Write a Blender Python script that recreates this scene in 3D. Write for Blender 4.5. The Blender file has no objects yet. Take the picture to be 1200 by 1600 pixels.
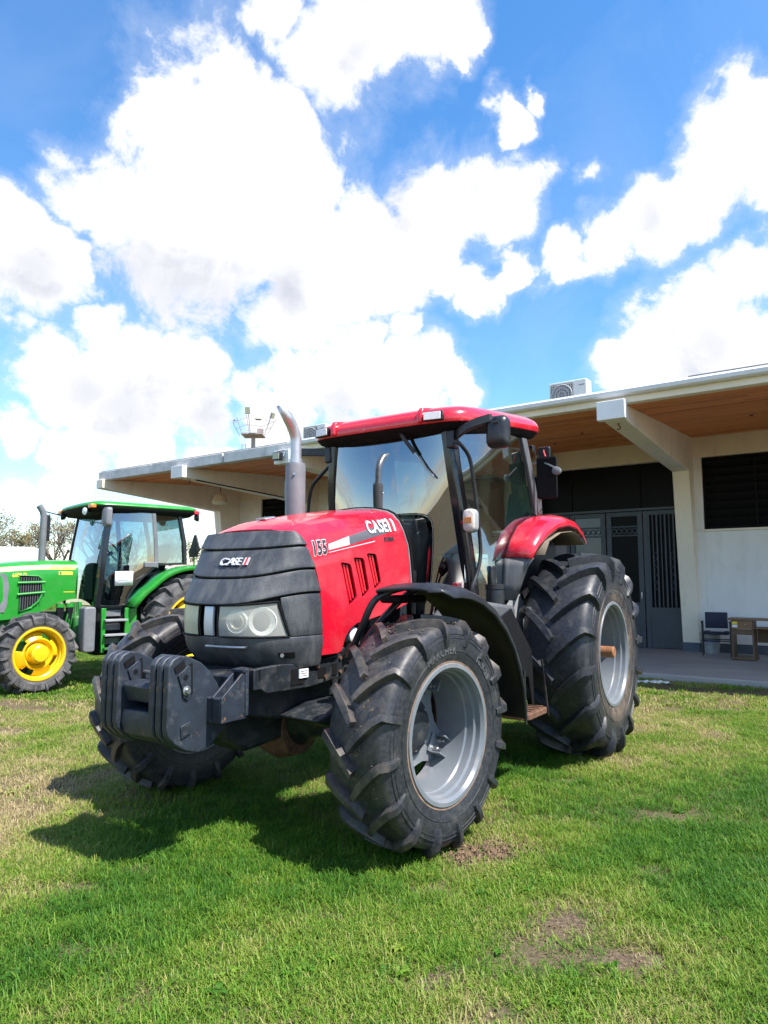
import bpy, bmesh, math, random
import numpy as np
from mathutils import Vector, Matrix, noise as mnoise
R_ = math.radians
random.seed(7); np.random.seed(7)
scene = bpy.context.scene
COL = scene.collection

# ------------------------------------------------------------------ camera
cd = bpy.data.cameras.new('camera'); cam = bpy.data.objects.new('camera', cd); COL.objects.link(cam)
cam.location = (0, 0, 1.575); cam.rotation_euler = (R_(90 + 5.71), 0, 0)
cd.sensor_fit = 'VERTICAL'; cd.sensor_height = 36.0; cd.sensor_width = 27.0; cd.lens = 24.17
cd.clip_start = 0.05; cd.clip_end = 3000
scene.camera = cam
scene.render.resolution_x = 768; scene.render.resolution_y = 1024
vs = scene.view_settings
vs.view_transform = 'Standard'; vs.look = 'None'; vs.gamma = 1.0; vs.use_curve_mapping = False
vs.exposure = 1.0

# ------------------------------------------------------------------ sun and sky
SUN_EL = 57.0
SUN_H = Vector((0.822, -0.57, 0)).normalized()
SUN_DIR = (SUN_H * math.cos(R_(SUN_EL)) + Vector((0, 0, math.sin(R_(SUN_EL))))).normalized()
sl = bpy.data.lights.new('sun', 'SUN'); so = bpy.data.objects.new('sun', sl); COL.objects.link(so)
sl.energy = 4.6; sl.angle = R_(0.53); sl.color = (1.0, 0.955, 0.89)
so.rotation_euler = SUN_DIR.to_track_quat('Z', 'Y').to_euler(); so.location = (20, -15, 40)

world = bpy.data.worlds.new('World'); scene.world = world; world.use_nodes = True
wt = world.node_tree; wt.nodes.clear()
def wn(t, **k):
    n = wt.nodes.new(t)
    for a, b in k.items(): setattr(n, a, b)
    return n
def wmath(op, a, b=None, clamp=False):
    n = wn('ShaderNodeMath', operation=op); n.use_clamp = clamp
    for i, v in enumerate((a, b)):
        if v is None: continue
        if isinstance(v, (int, float)): n.inputs[i].default_value = v
        else: wt.links.new(v, n.inputs[i])
    return n.outputs[0]
def wmix(f, a, b):
    n = wn('ShaderNodeMix', data_type='RGBA')
    wt.links.new(f, n.inputs[0])
    for i, v in ((6, a), (7, b)):
        if isinstance(v, tuple): n.inputs[i].default_value = v
        else: wt.links.new(v, n.inputs[i])
    return n.outputs[2]
sky = wn('ShaderNodeTexSky', sky_type='NISHITA'); sky.sun_disc = False
sky.sun_elevation = R_(SUN_EL); sky.sun_rotation = math.atan2(SUN_H.x, SUN_H.y)
sky.altitude = 100; sky.air_density = 1.0; sky.dust_density = 0.4; sky.ozone_density = 1.6
geo = wn('ShaderNodeNewGeometry')
tc = wn('ShaderNodeTexCoord')
dirv = tc.outputs['Generated']
def wnoise(scale, detail, rough=.55, dist=0.0, off=(0, 0, 0), vec=None):
    m = wn('ShaderNodeMapping'); m.inputs['Location'].default_value = off
    wt.links.new(vec or dirv, m.inputs['Vector'])
    n = wn('ShaderNodeTexNoise'); n.inputs['Scale'].default_value = scale; n.inputs['Detail'].default_value = detail
    n.inputs['Roughness'].default_value = rough; n.inputs['Distortion'].default_value = dist
    wt.links.new(m.outputs[0], n.inputs['Vector'])
    return n
def vadd(a, b, op='ADD'):
    n = wn('ShaderNodeVectorMath', operation=op)
    for i, v in enumerate((a, b)):
        if isinstance(v, tuple): n.inputs[i].default_value = v
        else: wt.links.new(v, n.inputs[i])
    return n
def vscale(a, s):
    n = wn('ShaderNodeVectorMath', operation='SCALE'); wt.links.new(a, n.inputs[0]); n.inputs['Scale'].default_value = s
    return n.outputs[0]
w1 = vscale(vadd(wnoise(5, 3, off=(3, 1, 2)).outputs['Color'], (.5, .5, .5), 'SUBTRACT').outputs[0], 0.13)
w2 = vscale(vadd(wnoise(22, 4, off=(9, 4, 7)).outputs['Color'], (.5, .5, .5), 'SUBTRACT').outputs[0], 0.05)
wd = vadd(vadd(dirv, w1).outputs[0], w2).outputs[0]
# cumulus masses as lobes on the sky sphere: azimuth from +Y to the right, elevation, angular radius (degrees)
def sky_dir(az, el):
    a, e = R_(az), R_(el)
    return (math.sin(a) * math.cos(e), math.cos(a) * math.cos(e), math.sin(e))
CLOUDS = [(-14.9, 32.0, 8.3), (-19.6, 33.7, 4.3), (-16.2, 26.2, 8.8), (-22.8, 28.7, 4.5), (-8.3, 29.1, 8.0), (-1.6, 27.4, 5.5), (5.1, 28.7, 5.2), (9.5, 29.9, 4.5), (12.2, 30.7, 2.8), (-3.9, 39.5, 5.2), (0.7, 41.0, 4.5), (5.8, 40.8, 3.3), (-9.7, 41.1, 3.1), (-12.8, 35.4, 4.5), (-8.1, 34.8, 3.6), (-3.3, 24.7, 6.0), (-8.2, 22.6, 6.2), (1.7, 24.7, 4.0), (5.6, 25.6, 3.0), (-28.5, 23.4, 4.4), (-29.1, 26.6, 3.0), (-26.4, 24.2, 2.8), (-31.9, 23.5, 4.9), (-27.3, 16.4, 4.3), (-22.4, 17.1, 4.6), (-17.9, 15.5, 4.6), (-24.3, 19.6, 2.6), (-14.4, 13.8, 3.8), (-20.8, 13.3, 5.3), (-14.9, 16.3, 2.9), (-25.9, 14.3, 4.0), (-2.2, 16.8, 5.8), (2.2, 16.8, 5.0), (5.5, 18.2, 3.4), (-6.0, 15.7, 5.2), (-9.7, 13.0, 4.1), (6.8, 16.1, 2.9), (-0.5, 19.8, 3.1), (-23.4, 9.2, 3.8), (-26.2, 10.2, 1.8), (-18.8, 10.5, 2.9), (28.6, 30.7, 4.5), (25.5, 29.0, 4.0), (21.9, 27.3, 3.7), (18.3, 25.6, 2.9), (15.2, 24.9, 2.4), (30.9, 32.0, 4.1), (30.2, 28.7, 2.6), (11.0, 25.2, 2.0), (26.2, 19.3, 5.5), (29.4, 21.8, 4.4), (21.5, 17.6, 4.1), (29.1, 16.5, 6.2), (19.0, 16.9, 2.9), (23.8, 16.8, 4.2), (11.3, 36.1, 1.7), (12.9, 37.1, 1.0), (10.3, 35.1, 1.1), (17.3, 30.8, 1.7), (2.2, 21.1, 2.1), (-29.2, 11.3, 2.6), (8.1, 40.0, 1.7), (6.1, 38.6, 1.1), (-24.7, 6.7, 2.8), (-28.5, 5.5, 2.7), (8.8, 24.4, 2.5), (-14.2, 7.6, 4.6)]
SHADE = [(-18.7, 22.7, 5.5), (-14.6, 21.7, 4.3), (-21.2, 23.7, 3.9), (-28.5, 22.5, 2.8), (-9.3, 23.5, 3.9), (-3.2, 14.2, 3.7), (25.6, 17.5, 4.2), (21.4, 27.2, 1.9), (-20.3, 13.4, 4.3), (-14.3, 12.8, 3.0), (-24.1, 14.9, 2.7), (2.3, 29.3, 2.9), (-2.2, 38.8, 2.5)]

def lobes(lst):
    cur = None
    for az, el, r in lst:
        dn = vadd(wd, sky_dir(az, el), 'DISTANCE').outputs['Value']
        v = wmath('SUBTRACT', 1.0, wmath('DIVIDE', dn, R_(r * .95)))
        cur = v if cur is None else wmath('MAXIMUM', cur, v)
    return cur
lob = wmath('MAXIMUM', lobes(CLOUDS), -1.0)
# the rest of the sky, beyond the masses above, carries the same broken cumulus
gen = wmath('MULTIPLY', wmath('SUBTRACT', wnoise(2.6, 4, off=(5, 8, 1)).outputs['Fac'], 0.50), 3.2)
fd = vadd(dirv, (0.0, 0.91, 0.42), 'DISTANCE').outputs['Value']
away = wmath('MULTIPLY', wmath('SUBTRACT', fd, 0.78), 6.0, True)
gen = wmath('SUBTRACT', gen, wmath('MULTIPLY', wmath('SUBTRACT', 1.0, away), 3.0))
base = wmath('MAXIMUM', lob, gen)
fb = wmath('MULTIPLY', wmath('SUBTRACT', wnoise(9.5, 12, .66, .25, off=(2, 5, 3)).outputs['Fac'], 0.5), 1.75)
dens = wmath('ADD', base, fb)
mr = wn('ShaderNodeMapRange', interpolation_type='SMOOTHSTEP'); wt.links.new(dens, mr.inputs['Value'])
mr.inputs['From Min'].default_value = 0.02; mr.inputs['From Max'].default_value = 0.42
halo = wn('ShaderNodeMapRange', interpolation_type='SMOOTHSTEP'); wt.links.new(dens, halo.inputs['Value']); halo.inputs['From Min'].default_value = -.32; halo.inputs['From Max'].default_value = .45
alpha = wmath('MAXIMUM', mr.outputs[0], wmath('MULTIPLY', halo.outputs[0], .30))
# thin veil of high cloud and pale air near the horizon
sx = wn('ShaderNodeSeparateXYZ'); wt.links.new(dirv, sx.inputs[0])
veil = wmath('MULTIPLY', wmath('SUBTRACT', wnoise(3.5, 6, .6, .6, off=(1, 2, 8)).outputs['Fac'], 0.42), 1.1, True)
# grey-violet undersides
under = lobes(SHADE)
um = wn('ShaderNodeMapRange', interpolation_type='SMOOTHSTEP'); wt.links.new(wmath('ADD', under, wmath('MULTIPLY', fb, .35)), um.inputs['Value'])
um.inputs['From Min'].default_value = -0.25; um.inputs['From Max'].default_value = 1.0
um2 = wmath('MULTIPLY', um.outputs[0], 0.58)
fine = wmath('MULTIPLY', wmath('SUBTRACT', wnoise(6, 7, .6, off=(7, 3, 3)).outputs['Fac'], 0.48), 1.5, True)
# billows: the side of each puff turned from the sun is greyer
fb2 = wmath('SUBTRACT', wnoise(9.5, 5, .6, .25, off=(2.020, 4.988, 3.026)).outputs['Fac'], wnoise(9.5, 5, .6, .25, off=(2, 5, 3)).outputs['Fac'])
bill = wmath('MULTIPLY', fb2, 3.4, True)
core = wn('ShaderNodeMapRange', interpolation_type='SMOOTHSTEP'); wt.links.new(dens, core.inputs['Value']); core.inputs['From Min'].default_value = .15; core.inputs['From Max'].default_value = .7
shade = wmath('MAXIMUM', um2, wmath('MULTIPLY', fine, .25))
shade = wmath('ADD', shade, wmath('MULTIPLY', wmath('MULTIPLY', bill, core.outputs[0]), .75), True)
ccol = wmix(shade, (1.0, 1.0, 1.0, 1), (0.56, 0.58, 0.68, 1))
hs = wn('ShaderNodeHueSaturation'); hs.inputs['Saturation'].default_value = 1.30; hs.inputs['Value'].default_value = 1.0
wt.links.new(sky.outputs[0], hs.inputs['Color'])
b1 = wn('ShaderNodeBackground'); b1.inputs['Strength'].default_value = 0.15; wt.links.new(hs.outputs[0], b1.inputs['Color'])
b2 = wn('ShaderNodeBackground'); b2.inputs['Strength'].default_value = 0.60; wt.links.new(ccol, b2.inputs['Color'])
mx = wn('ShaderNodeMixShader')
av = wmath('MAXIMUM', alpha, wmath('MULTIPLY', veil, 0.35))
wt.links.new(av, mx.inputs[0]); wt.links.new(b1.outputs[0], mx.inputs[1]); wt.links.new(b2.outputs[0], mx.inputs[2])
wo = wn('ShaderNodeOutputWorld'); wt.links.new(mx.outputs[0], wo.inputs['Surface'])
world.cycles.sampling_method = 'MANUAL'; world.cycles.sample_map_resolution = 512
scene.cycles.max_bounces = 8; scene.cycles.transparent_max_bounces = 16; scene.cycles.caustics_reflective = False; scene.cycles.caustics_refractive = False

# ------------------------------------------------------------------ materials
MATS = {}
def mat(name, col, rough=.5, metal=0.0, var=.12, vscale_=6.0, bump=0.0, bscale=120.0, dust=None, dscale=9.0, dlo=.5, dhi=.7, damt=.7,
        rust=None, spec=.5, coat=0.0, stretch=(1, 1, 1), fine=0.0, ring=None):
    m = bpy.data.materials.new(name); m.use_nodes = True; nt = m.node_tree
    p = nt.nodes['Principled BSDF']; L = nt.links.new
    p.inputs['Roughness'].default_value = rough; p.inputs['Metallic'].default_value = metal
    p.inputs['Specular IOR Level'].default_value = spec
    if coat: p.inputs['Coat Weight'].default_value = coat; p.inputs['Coat Roughness'].default_value = .06
    t = nt.nodes.new('ShaderNodeTexCoord'); mp = nt.nodes.new('ShaderNodeMapping'); mp.inputs['Scale'].default_value = stretch
    L(t.outputs['Object'], mp.inputs['Vector'])
    def nz(s, d=5, r=.6, off=0):
        n = nt.nodes.new('ShaderNodeTexNoise'); n.inputs['Scale'].default_value = s; n.inputs['Detail'].default_value = d
        n.inputs['Roughness'].default_value = r
        if off:
            q = nt.nodes.new('ShaderNodeMapping'); q.inputs['Location'].default_value = (off, off * .7, off * 1.3); L(mp.outputs[0], q.inputs[0]); L(q.outputs[0], n.inputs['Vector'])
        else: L(mp.outputs[0], n.inputs['Vector'])
        return n.outputs['Fac']
    def mix(f, a, b):
        n = nt.nodes.new('ShaderNodeMix'); n.data_type = 'RGBA'; L(f, n.inputs[0])
        for i, v in ((6, a), (7, b)):
            if isinstance(v, tuple): n.inputs[i].default_value = v if len(v) == 4 else v + (1,)
            else: L(v, n.inputs[i])
        return n.outputs[2]
    def rng(f, lo, hi, a=0., b=1.):
        n = nt.nodes.new('ShaderNodeMapRange'); L(f, n.inputs[0])
        for i, v in enumerate((lo, hi, a, b)): n.inputs[i + 1].default_value = v
        return n.outputs[0]
    lo = tuple(c * (1 - var) for c in col); hi = tuple(min(1, c * (1 + var)) for c in col)
    c = mix(rng(nz(vscale_), .35, .65), lo, hi)
    if fine:
        c = mix(rng(nz(bscale * .6, 3, .7, 2), .38, .68), c, tuple(min(1, x * (1 + fine) + .02 * fine) for x in col))
    rgh = None
    if dust:
        f = rng(nz(dscale, 8, .68, 5), dlo, dhi, 0, damt); c = mix(f, c, dust)
        rgh = rng(f, 0, 1, rough, .9)
    if rust:
        f = rng(nz(14, 9, .7, 11), .62, .68, 0, .85); c = mix(f, c, rust)
    if ring:      # dried mud round the bead, by distance from the wheel axis
        sp = nt.nodes.new('ShaderNodeSeparateXYZ'); L(t.outputs['Object'], sp.inputs[0]); cm = nt.nodes.new('ShaderNodeCombineXYZ'); L(sp.outputs[0], cm.inputs[0]); L(sp.outputs[2], cm.inputs[1])
        ln = nt.nodes.new('ShaderNodeVectorMath'); ln.operation = 'LENGTH'; L(cm.outputs[0], ln.inputs[0])
        f = rng(ln.outputs['Value'], ring[0], ring[1], ring[3], 0); g_ = nt.nodes.new('ShaderNodeMath'); g_.operation = 'MULTIPLY'; g_.use_clamp = True
        L(f, g_.inputs[0]); L(rng(nz(6, 8, .75, 17), .42, .62, .05, 1.4), g_.inputs[1]); c = mix(g_.outputs[0], c, ring[2])
    L(c, p.inputs['Base Color'])
    if rgh is None: rgh = rng(nz(vscale_ * 3, 4, .6, 3), .3, .7, max(.02, rough * .85), min(1, rough * 1.15))
    L(rgh, p.inputs['Roughness'])
    if bump:
        b = nt.nodes.new('ShaderNodeBump'); b.inputs['Strength'].default_value = bump; b.inputs['Distance'].default_value = .004
        L(nz(bscale, 4), b.inputs['Height']); L(b.outputs[0], p.inputs['Normal'])
    MATS[name] = m
    return m
def glass(name, tint, ior=1.6, rough=.0, refl=1.0, base=.0, haze=None):
    m = bpy.data.materials.new(name); m.use_nodes = True; nt = m.node_tree; nt.nodes.clear()
    o = nt.nodes.new('ShaderNodeOutputMaterial'); tr = nt.nodes.new('ShaderNodeBsdfTransparent'); gl = nt.nodes.new('ShaderNodeBsdfGlossy')
    fr = nt.nodes.new('ShaderNodeFresnel'); fr.inputs['IOR'].default_value = ior
    tr.inputs['Color'].default_value = tint + (1,); gl.inputs['Roughness'].default_value = rough; gl.inputs['Color'].default_value = (refl, refl, refl, 1)
    mx = nt.nodes.new('ShaderNodeMixShader')
    ad = nt.nodes.new('ShaderNodeMath'); ad.operation = 'MULTIPLY_ADD'; ad.use_clamp = True; nt.links.new(fr.outputs[0], ad.inputs[0]); ad.inputs[1].default_value = 1.0; ad.inputs[2].default_value = base
    ge = nt.nodes.new('ShaderNodeNewGeometry'); fi = nt.nodes.new('ShaderNodeMix'); fi.inputs[3].default_value = base + .06
    nt.links.new(ge.outputs['Backfacing'], fi.inputs[0]); nt.links.new(ad.outputs[0], fi.inputs[2])
    if haze:
        hz_ = nt.nodes.new('ShaderNodeBsdfDiffuse'); hz_.inputs['Color'].default_value = haze[:3] + (1,); hm_ = nt.nodes.new('ShaderNodeMixShader'); hm_.inputs[0].default_value = haze[3]
        nt.links.new(tr.outputs[0], hm_.inputs[1]); nt.links.new(hz_.outputs[0], hm_.inputs[2]); tr = hm_
    nt.links.new(fi.outputs[0], mx.inputs[0]); nt.links.new(tr.outputs[0], mx.inputs[1]); nt.links.new(gl.outputs[0], mx.inputs[2]); nt.links.new(mx.outputs[0], o.inputs[0])
    MATS[name] = m
    return m
def emitless(name, col, rough=.6): return mat(name, col, rough, var=.03)

RED = mat('red_paint', (0.60, 0.006, 0.026), .26, var=.06, coat=.7, dust=(.50, .17, .15), dscale=4, dlo=.48, dhi=.85, damt=.28, fine=.12)
REDDK = mat('red_vent_paint', (0.42, 0.006, 0.014), .45, var=.05)
GRILLE = mat('grey_grille_plastic', (.026, .029, .035), .5, var=.2, bump=.25, bscale=300, dust=(.21, .21, .20), dscale=8, dlo=.45, dhi=.80, damt=.5, stretch=(1, 1.6, .35), fine=.8)
BLACKP = mat('black_plastic', (.014, .015, .018), .36, var=.2, bump=.1, dust=(.12, .12, .12), dscale=6, dlo=.5, dhi=.9, damt=.35)
FENDER = mat('grey_fender_plastic', (.085, .088, .096), .5, var=.12, dust=(.28, .28, .29), dscale=5, dlo=.5, dhi=.85, damt=.5, stretch=(1.5, 1.5, .3))
CASTBL = mat('weight_paint', (.019, .026, .038), .5, var=.25, vscale_=10, bump=.25, bscale=90, dust=(.20, .21, .22), dscale=18, dlo=.55, dhi=.85, damt=.40, rust=(.20, .10, .05))
CHASSIS = mat('chassis_paint', (.013, .0165, .022), .5, var=.3, vscale_=9, bump=.2, bscale=80, dust=(.16, .15, .13), dscale=10, dlo=.5, dhi=.8, damt=.5, rust=(.16, .08, .04))
RUBBER = mat('tyre_rubber', (.012, .0135, .018), .46, var=.3, vscale_=14, bump=.3, bscale=70, dust=(.13, .115, .095), dscale=9, dlo=.52, dhi=.80, damt=.45, fine=.7, ring=(.72, .60, (.26, .20, .14), .36))
RUBBERR = mat('rear_tyre_rubber', (.012, .0135, .018), .44, var=.3, vscale_=14, bump=.3, bscale=70, dust=(.14, .125, .105), dscale=9, dlo=.52, dhi=.80, damt=.42, fine=.6, ring=(.44, .66, (.20, .145, .105), .85))
RUBBERJ = mat('dusty_tyre_rubber', (.034, .034, .037), .75, var=.25, vscale_=10, bump=.25, bscale=70, dust=(.22, .21, .20), dscale=6, dlo=.42, dhi=.72, damt=.7, fine=.6)
LETTER = mat('moulded_letter_rubber', (.075, .077, .08), .6, var=.2)
RIMG = mat('grey_rim_paint', (.150, .168, .190), .32, var=.06, dust=(.34, .30, .25), dscale=6, dlo=.5, dhi=.85, damt=.45)
BEAD = mat('rusty_bead', (.20, .13, .09), .8, var=.3, vscale_=25)
STEEL = mat('bare_steel', (.42, .43, .44), .35, metal=.9, var=.2)
EXH = mat('silvered_exhaust', (.50, .50, .51), .42, metal=.75, var=.12, vscale_=14, rust=(.30, .25, .21))
EXHD = mat('grey_muffler_shield', (.16, .165, .18), .5, var=.12, dust=(.28, .28, .28), dscale=8, dlo=.5, dhi=.9, damt=.4)
RUST = mat('rusty_steel', (.13, .062, .036), .75, var=.35, vscale_=20, bump=.3, bscale=60)
CHROME = mat('chrome', (.75, .75, .74), .12, metal=1.0, var=.04)
BLACKG = mat('black_gloss', (.012, .013, .016), .15, var=.1)
BLACKM = mat('black_matte', (.006, .006, .007), .75, var=.2, spec=.2)
GLASSW = glass('cab_glass', (.24, .34, .40), 1.6, base=.24)
GLASSD = glass('tinted_glass', (.36, .52, .54), 1.55, base=.17)
LENS = glass('lamp_cover', (.93, .93, .90), 1.5, .06, base=.02, haze=(.72, .73, .68, .38))
LENSY = mat('fogged_lamp_plastic', (.46, .46, .33), .3, var=.08)
LAMPG = mat('lamp_reflector', (.86, .87, .85), .2, metal=0.0, var=.10, vscale_=60)
LAMPW = mat('lamp_housing', (.60, .61, .58), .4, var=.06)
AMBER = mat('amber_lens', (.62, .20, .03), .25, var=.1)
CLEARL = mat('pinkish_lamp_lens', (.55, .47, .42), .25, var=.12, vscale_=40)
BEIGE = mat('cab_trim', (.36, .33, .26), .7, var=.08)
SEATF = mat('seat_fabric', (.11, .12, .11), .85, var=.15, bump=.2, bscale=300)
WHITEP = mat('white_paper', (.80, .82, .82), .6, var=.02)
INK = mat('black_ink', (.02, .02, .03), .6)
INKB = mat('blue_ink', (.10, .16, .42), .6)
PINK = mat('pink_plate', (.60, .26, .28), .5, var=.06)
REDINK = mat('red_ink', (.70, .02, .04), .5)
SILVER = mat('silver_decal', (.62, .63, .65), .35, metal=.3, var=.03)
GREYDEC = mat('grey_decal', (.10, .10, .115), .35, var=.1)
WHITED = mat('white_decal', (.80, .80, .80), .35, var=.02)
GREEN = mat('green_paint', (.020, .27, .028), .28, var=.06, coat=.5, dust=(.16, .26, .11), dscale=5, dlo=.5, dhi=.85, damt=.3)
GREEND = mat('green_casting', (.02, .16, .025), .5, var=.2, dust=(.14, .13, .10), dscale=8, dlo=.5, dhi=.8, damt=.5)
YELLOW = mat('yellow_paint', (.78, .50, .010), .32, var=.05, dust=(.45, .30, .08), dscale=7, dlo=.55, dhi=.85, damt=.35)
YDEC = mat('yellow_decal', (.80, .60, .06), .4, var=.03)
LGREY = mat('light_grey_plastic', (.30, .31, .32), .55, var=.1)
# building
CONC = mat('weathered_concrete', (.62, .61, .60), .85, var=.15, vscale_=3, bump=.3, bscale=40, dust=(.20, .20, .20), dscale=3, dlo=.5, dhi=.75, damt=.6)
WALLM = mat('white_painted_wall', (.83, .825, .815), .8, var=.05, vscale_=1.5, bump=.15, bscale=60, dust=(.44, .41, .37), dscale=2.2, dlo=.5, dhi=.85, damt=.45, stretch=(1, 1, .4))
FRAMEM = mat('cream_painted_concrete', (.86, .78, .645), .75, var=.05, vscale_=1.5, bump=.12, bscale=50, dust=(.36, .31, .25), dscale=4, dlo=.55, dhi=.82, damt=.5, stretch=(1, 1, .45))
GUTTER = mat('white_gutter_metal', (.74, .75, .76), .4, var=.04)
WOODS = [mat('soffit_board_%d' % i, c, .6, var=.14, vscale_=5, bump=.15, bscale=50, stretch=(.25, 4, 4)) for i, c in
         enumerate(((.72, .245, .072), (.80, .29, .092), (.60, .19, .054), (.76, .265, .080)))]
DOORM = mat('blue_grey_door_paint', (.035, .050, .066), .45, var=.12, vscale_=3)
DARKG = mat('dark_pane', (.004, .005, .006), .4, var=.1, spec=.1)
DOORG = mat('reflecting_door_pane', (.055, .085, .105), .15, var=.15, vscale_=2)
LOUV = mat('dark_louvre', (.008, .008, .009), .6, var=.2, spec=.2)
SKIRT = mat('grey_blue_skirting', (.07, .095, .13), .6, var=.1)
ACW = mat('air_conditioner_white', (.70, .70, .66), .5, var=.04)
ROOFM = mat('roof_felt', (.22, .22, .22), .9, var=.15)
DESKW = mat('desk_wood', (.22, .115, .050), .5, var=.15, vscale_=4, stretch=(.4, 3, 3))
DESKD = mat('desk_wood_dark', (.13, .075, .036), .5, var=.15, vscale_=4, stretch=(3, 3, .4))
CHAIRB = mat('navy_upholstery', (.018, .024, .050), .7, var=.1)
BARK = mat('tree_bark', (.13, .105, .085), .9, var=.25)
PINKST = mat('faded_red_steel', (.34, .28, .27), .7, var=.15)

# ------------------------------------------------------------------ mesh helpers
class MB:
    def __init__(s): s.v = []; s.f = []
    def add(s, vs_, fs, M=None):
        o = len(s.v)
        s.v += [tuple(M @ Vector(v)) if M else tuple(v) for v in vs_]
        s.f += [tuple(i + o for i in f) for f in fs]
        return s
    def box(s, c, d, rot=None):
        x, y, z = (q / 2 for q in d)
        vs_ = [Vector((a * x, b * y, e * z)) for e in (-1, 1) for b in (-1, 1) for a in (-1, 1)]
        M = Matrix.Translation(c) @ (rot.to_4x4() if rot else Matrix())
        return s.add(vs_, [(0, 2, 3, 1), (4, 5, 7, 6), (0, 1, 5, 4), (2, 6, 7, 3), (0, 4, 6, 2), (1, 3, 7, 5)], M)
    def hexa(s, p):   # eight corners: bottom ring of 4, top ring of 4
        return s.add(p, [(3, 2, 1, 0), (4, 5, 6, 7), (0, 1, 5, 4), (1, 2, 6, 5), (2, 3, 7, 6), (3, 0, 4, 7)])
    def prism(s, poly, lo, hi, axis='y'):
        def P(a, b, k): return {'y': (a, k, b), 'x': (k, a, b), 'z': (a, b, k)}[axis]
        n = len(poly)
        vs_ = [P(a, b, lo) for a, b in poly] + [P(a, b, hi) for a, b in poly]
        fs = [tuple(range(n)), tuple(range(2 * n - 1, n - 1, -1))] + [(i, i + n, (i + 1) % n + n, (i + 1) % n) for i in range(n)]
        return s.add(vs_, fs)
    def tube(s, pts, r, n=10, closed=False):
        pts = [Vector(p) for p in pts]; N = len(pts); rs = r if isinstance(r, (list, tuple)) else [r] * N
        rings = []; up = None
        for i, p in enumerate(pts):
            a = pts[i - 1] if (i or closed) else p; b = pts[(i + 1) % N] if (i < N - 1 or closed) else p
            t = (b - a).normalized()
            if up is None: up = Vector((0, 0, 1)) if abs(t.z) < .9 else Vector((1, 0, 0))
            u = up - t * up.dot(t)
            if u.length < 1e-5: u = t.orthogonal()
            u.normalize(); up = u; w = t.cross(u)
            rings.append([p + (u * math.cos(2 * math.pi * k / n) + w * math.sin(2 * math.pi * k / n)) * rs[i] for k in range(n)])
        vs_ = [q for rg in rings for q in rg]; fs = []
        for i in range(N if closed else N - 1):
            j = (i + 1) % N
            fs += [(i * n + k, i * n + (k + 1) % n, j * n + (k + 1) % n, j * n + k) for k in range(n)]
        if not closed: fs += [tuple(range(n - 1, -1, -1)), tuple(range((N - 1) * n, N * n))]
        return s.add(vs_, fs)
    def lathe(s, prof, n=48, M=None, cap=False):     # prof: (axis position, radius), revolved round local Y
        vs_ = []; m = len(prof)
        for k in range(n):
            a = 2 * math.pi * k / n
            vs_ += [(r * math.cos(a), y, r * math.sin(a)) for y, r in prof]
        fs = [(k * m + i, k * m + i + 1, ((k + 1) % n) * m + i + 1, ((k + 1) % n) * m + i) for k in range(n) for i in range(m - 1)]
        if cap: fs += [tuple(k * m for k in range(n)), tuple(k * m + m - 1 for k in range(n - 1, -1, -1))]
        return s.add(vs_, fs, M)
    def grid(s, rows, close=False):
        n = len(rows[0]); vs_ = [p for r in rows for p in r]
        fs = [(i * n + j, i * n + j + 1, (i + 1) * n + j + 1, (i + 1) * n + j) for i in range(len(rows) - 1) for j in range(n - 1)]
        if close: fs += [(i * n + n - 1, i * n, (i + 1) * n, (i + 1) * n + n - 1) for i in range(len(rows) - 1)]
        return s.add(vs_, fs)
    def loft(s, rings):  # closed rings capped both ends
        n = len(rings[0]); s.grid(rings, True); o = len(s.v) - n * len(rings)
        s.f += [tuple(o + k for k in range(n - 1, -1, -1)), tuple(o + (len(rings) - 1) * n + k for k in range(n))]
        return s
    def build(s, name, m=None, parent=None, bevel=0.0, smooth=35, solid=0.0, soff=-1, seg=2, loc=None, sub=0):
        me = bpy.data.meshes.new(name); me.from_pydata(s.v, [], s.f); me.validate()
        bm = bmesh.new(); bm.from_mesh(me); bmesh.ops.recalc_face_normals(bm, faces=bm.faces)
        if any(len(e.link_faces) == 1 for e in bm.edges):      # an open shell: face outwards
            c = sum((f.calc_center_median() for f in bm.faces), Vector()) / max(1, len(bm.faces))
            if sum((f.calc_center_median() - c).normalized().dot(f.normal) * f.calc_area() for f in bm.faces) < 0: bmesh.ops.reverse_faces(bm, faces=bm.faces)
        bm.to_mesh(me); bm.free()
        if smooth is not None:
            me.polygons.foreach_set('use_smooth', [True] * len(me.polygons))
            me.set_sharp_from_angle(angle=R_(smooth))
        o = bpy.data.objects.new(name, me); COL.objects.link(o)
        if m: me.materials.append(m)
        if parent: o.parent = parent
        if loc: o.location = loc
        if solid:
            d = o.modifiers.new('thickness', 'SOLIDIFY'); d.thickness = solid; d.offset = soff
        if sub:
            d = o.modifiers.new('round', 'SUBSURF'); d.levels = sub; d.render_levels = sub
        if bevel:
            d = o.modifiers.new('bevel', 'BEVEL'); d.width = bevel; d.segments = seg; d.limit_method = 'ANGLE'; d.angle_limit = R_(40)
            d.harden_normals = False
        return o
def empty(name, loc=(0, 0, 0), rz=0.0, parent=None):
    o = bpy.data.objects.new(name, None); COL.objects.link(o); o.location = loc; o.rotation_euler = (0, 0, rz); o.empty_display_size = .2
    if parent: o.parent = parent
    return o
def tag(o, label=None, cat=None, group=None, kind=None):
    for k, v in (('label', label), ('category', cat), ('group', group), ('kind', kind)):
        if v: o[k] = v
    return o
def dup(o, parent=None):
    c = o.copy(); COL.objects.link(c); c.parent = parent
    if parent is not None: c.matrix_parent_inverse = o.matrix_parent_inverse
    for ch in list(o.children): dup(ch, c)
    return c
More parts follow.
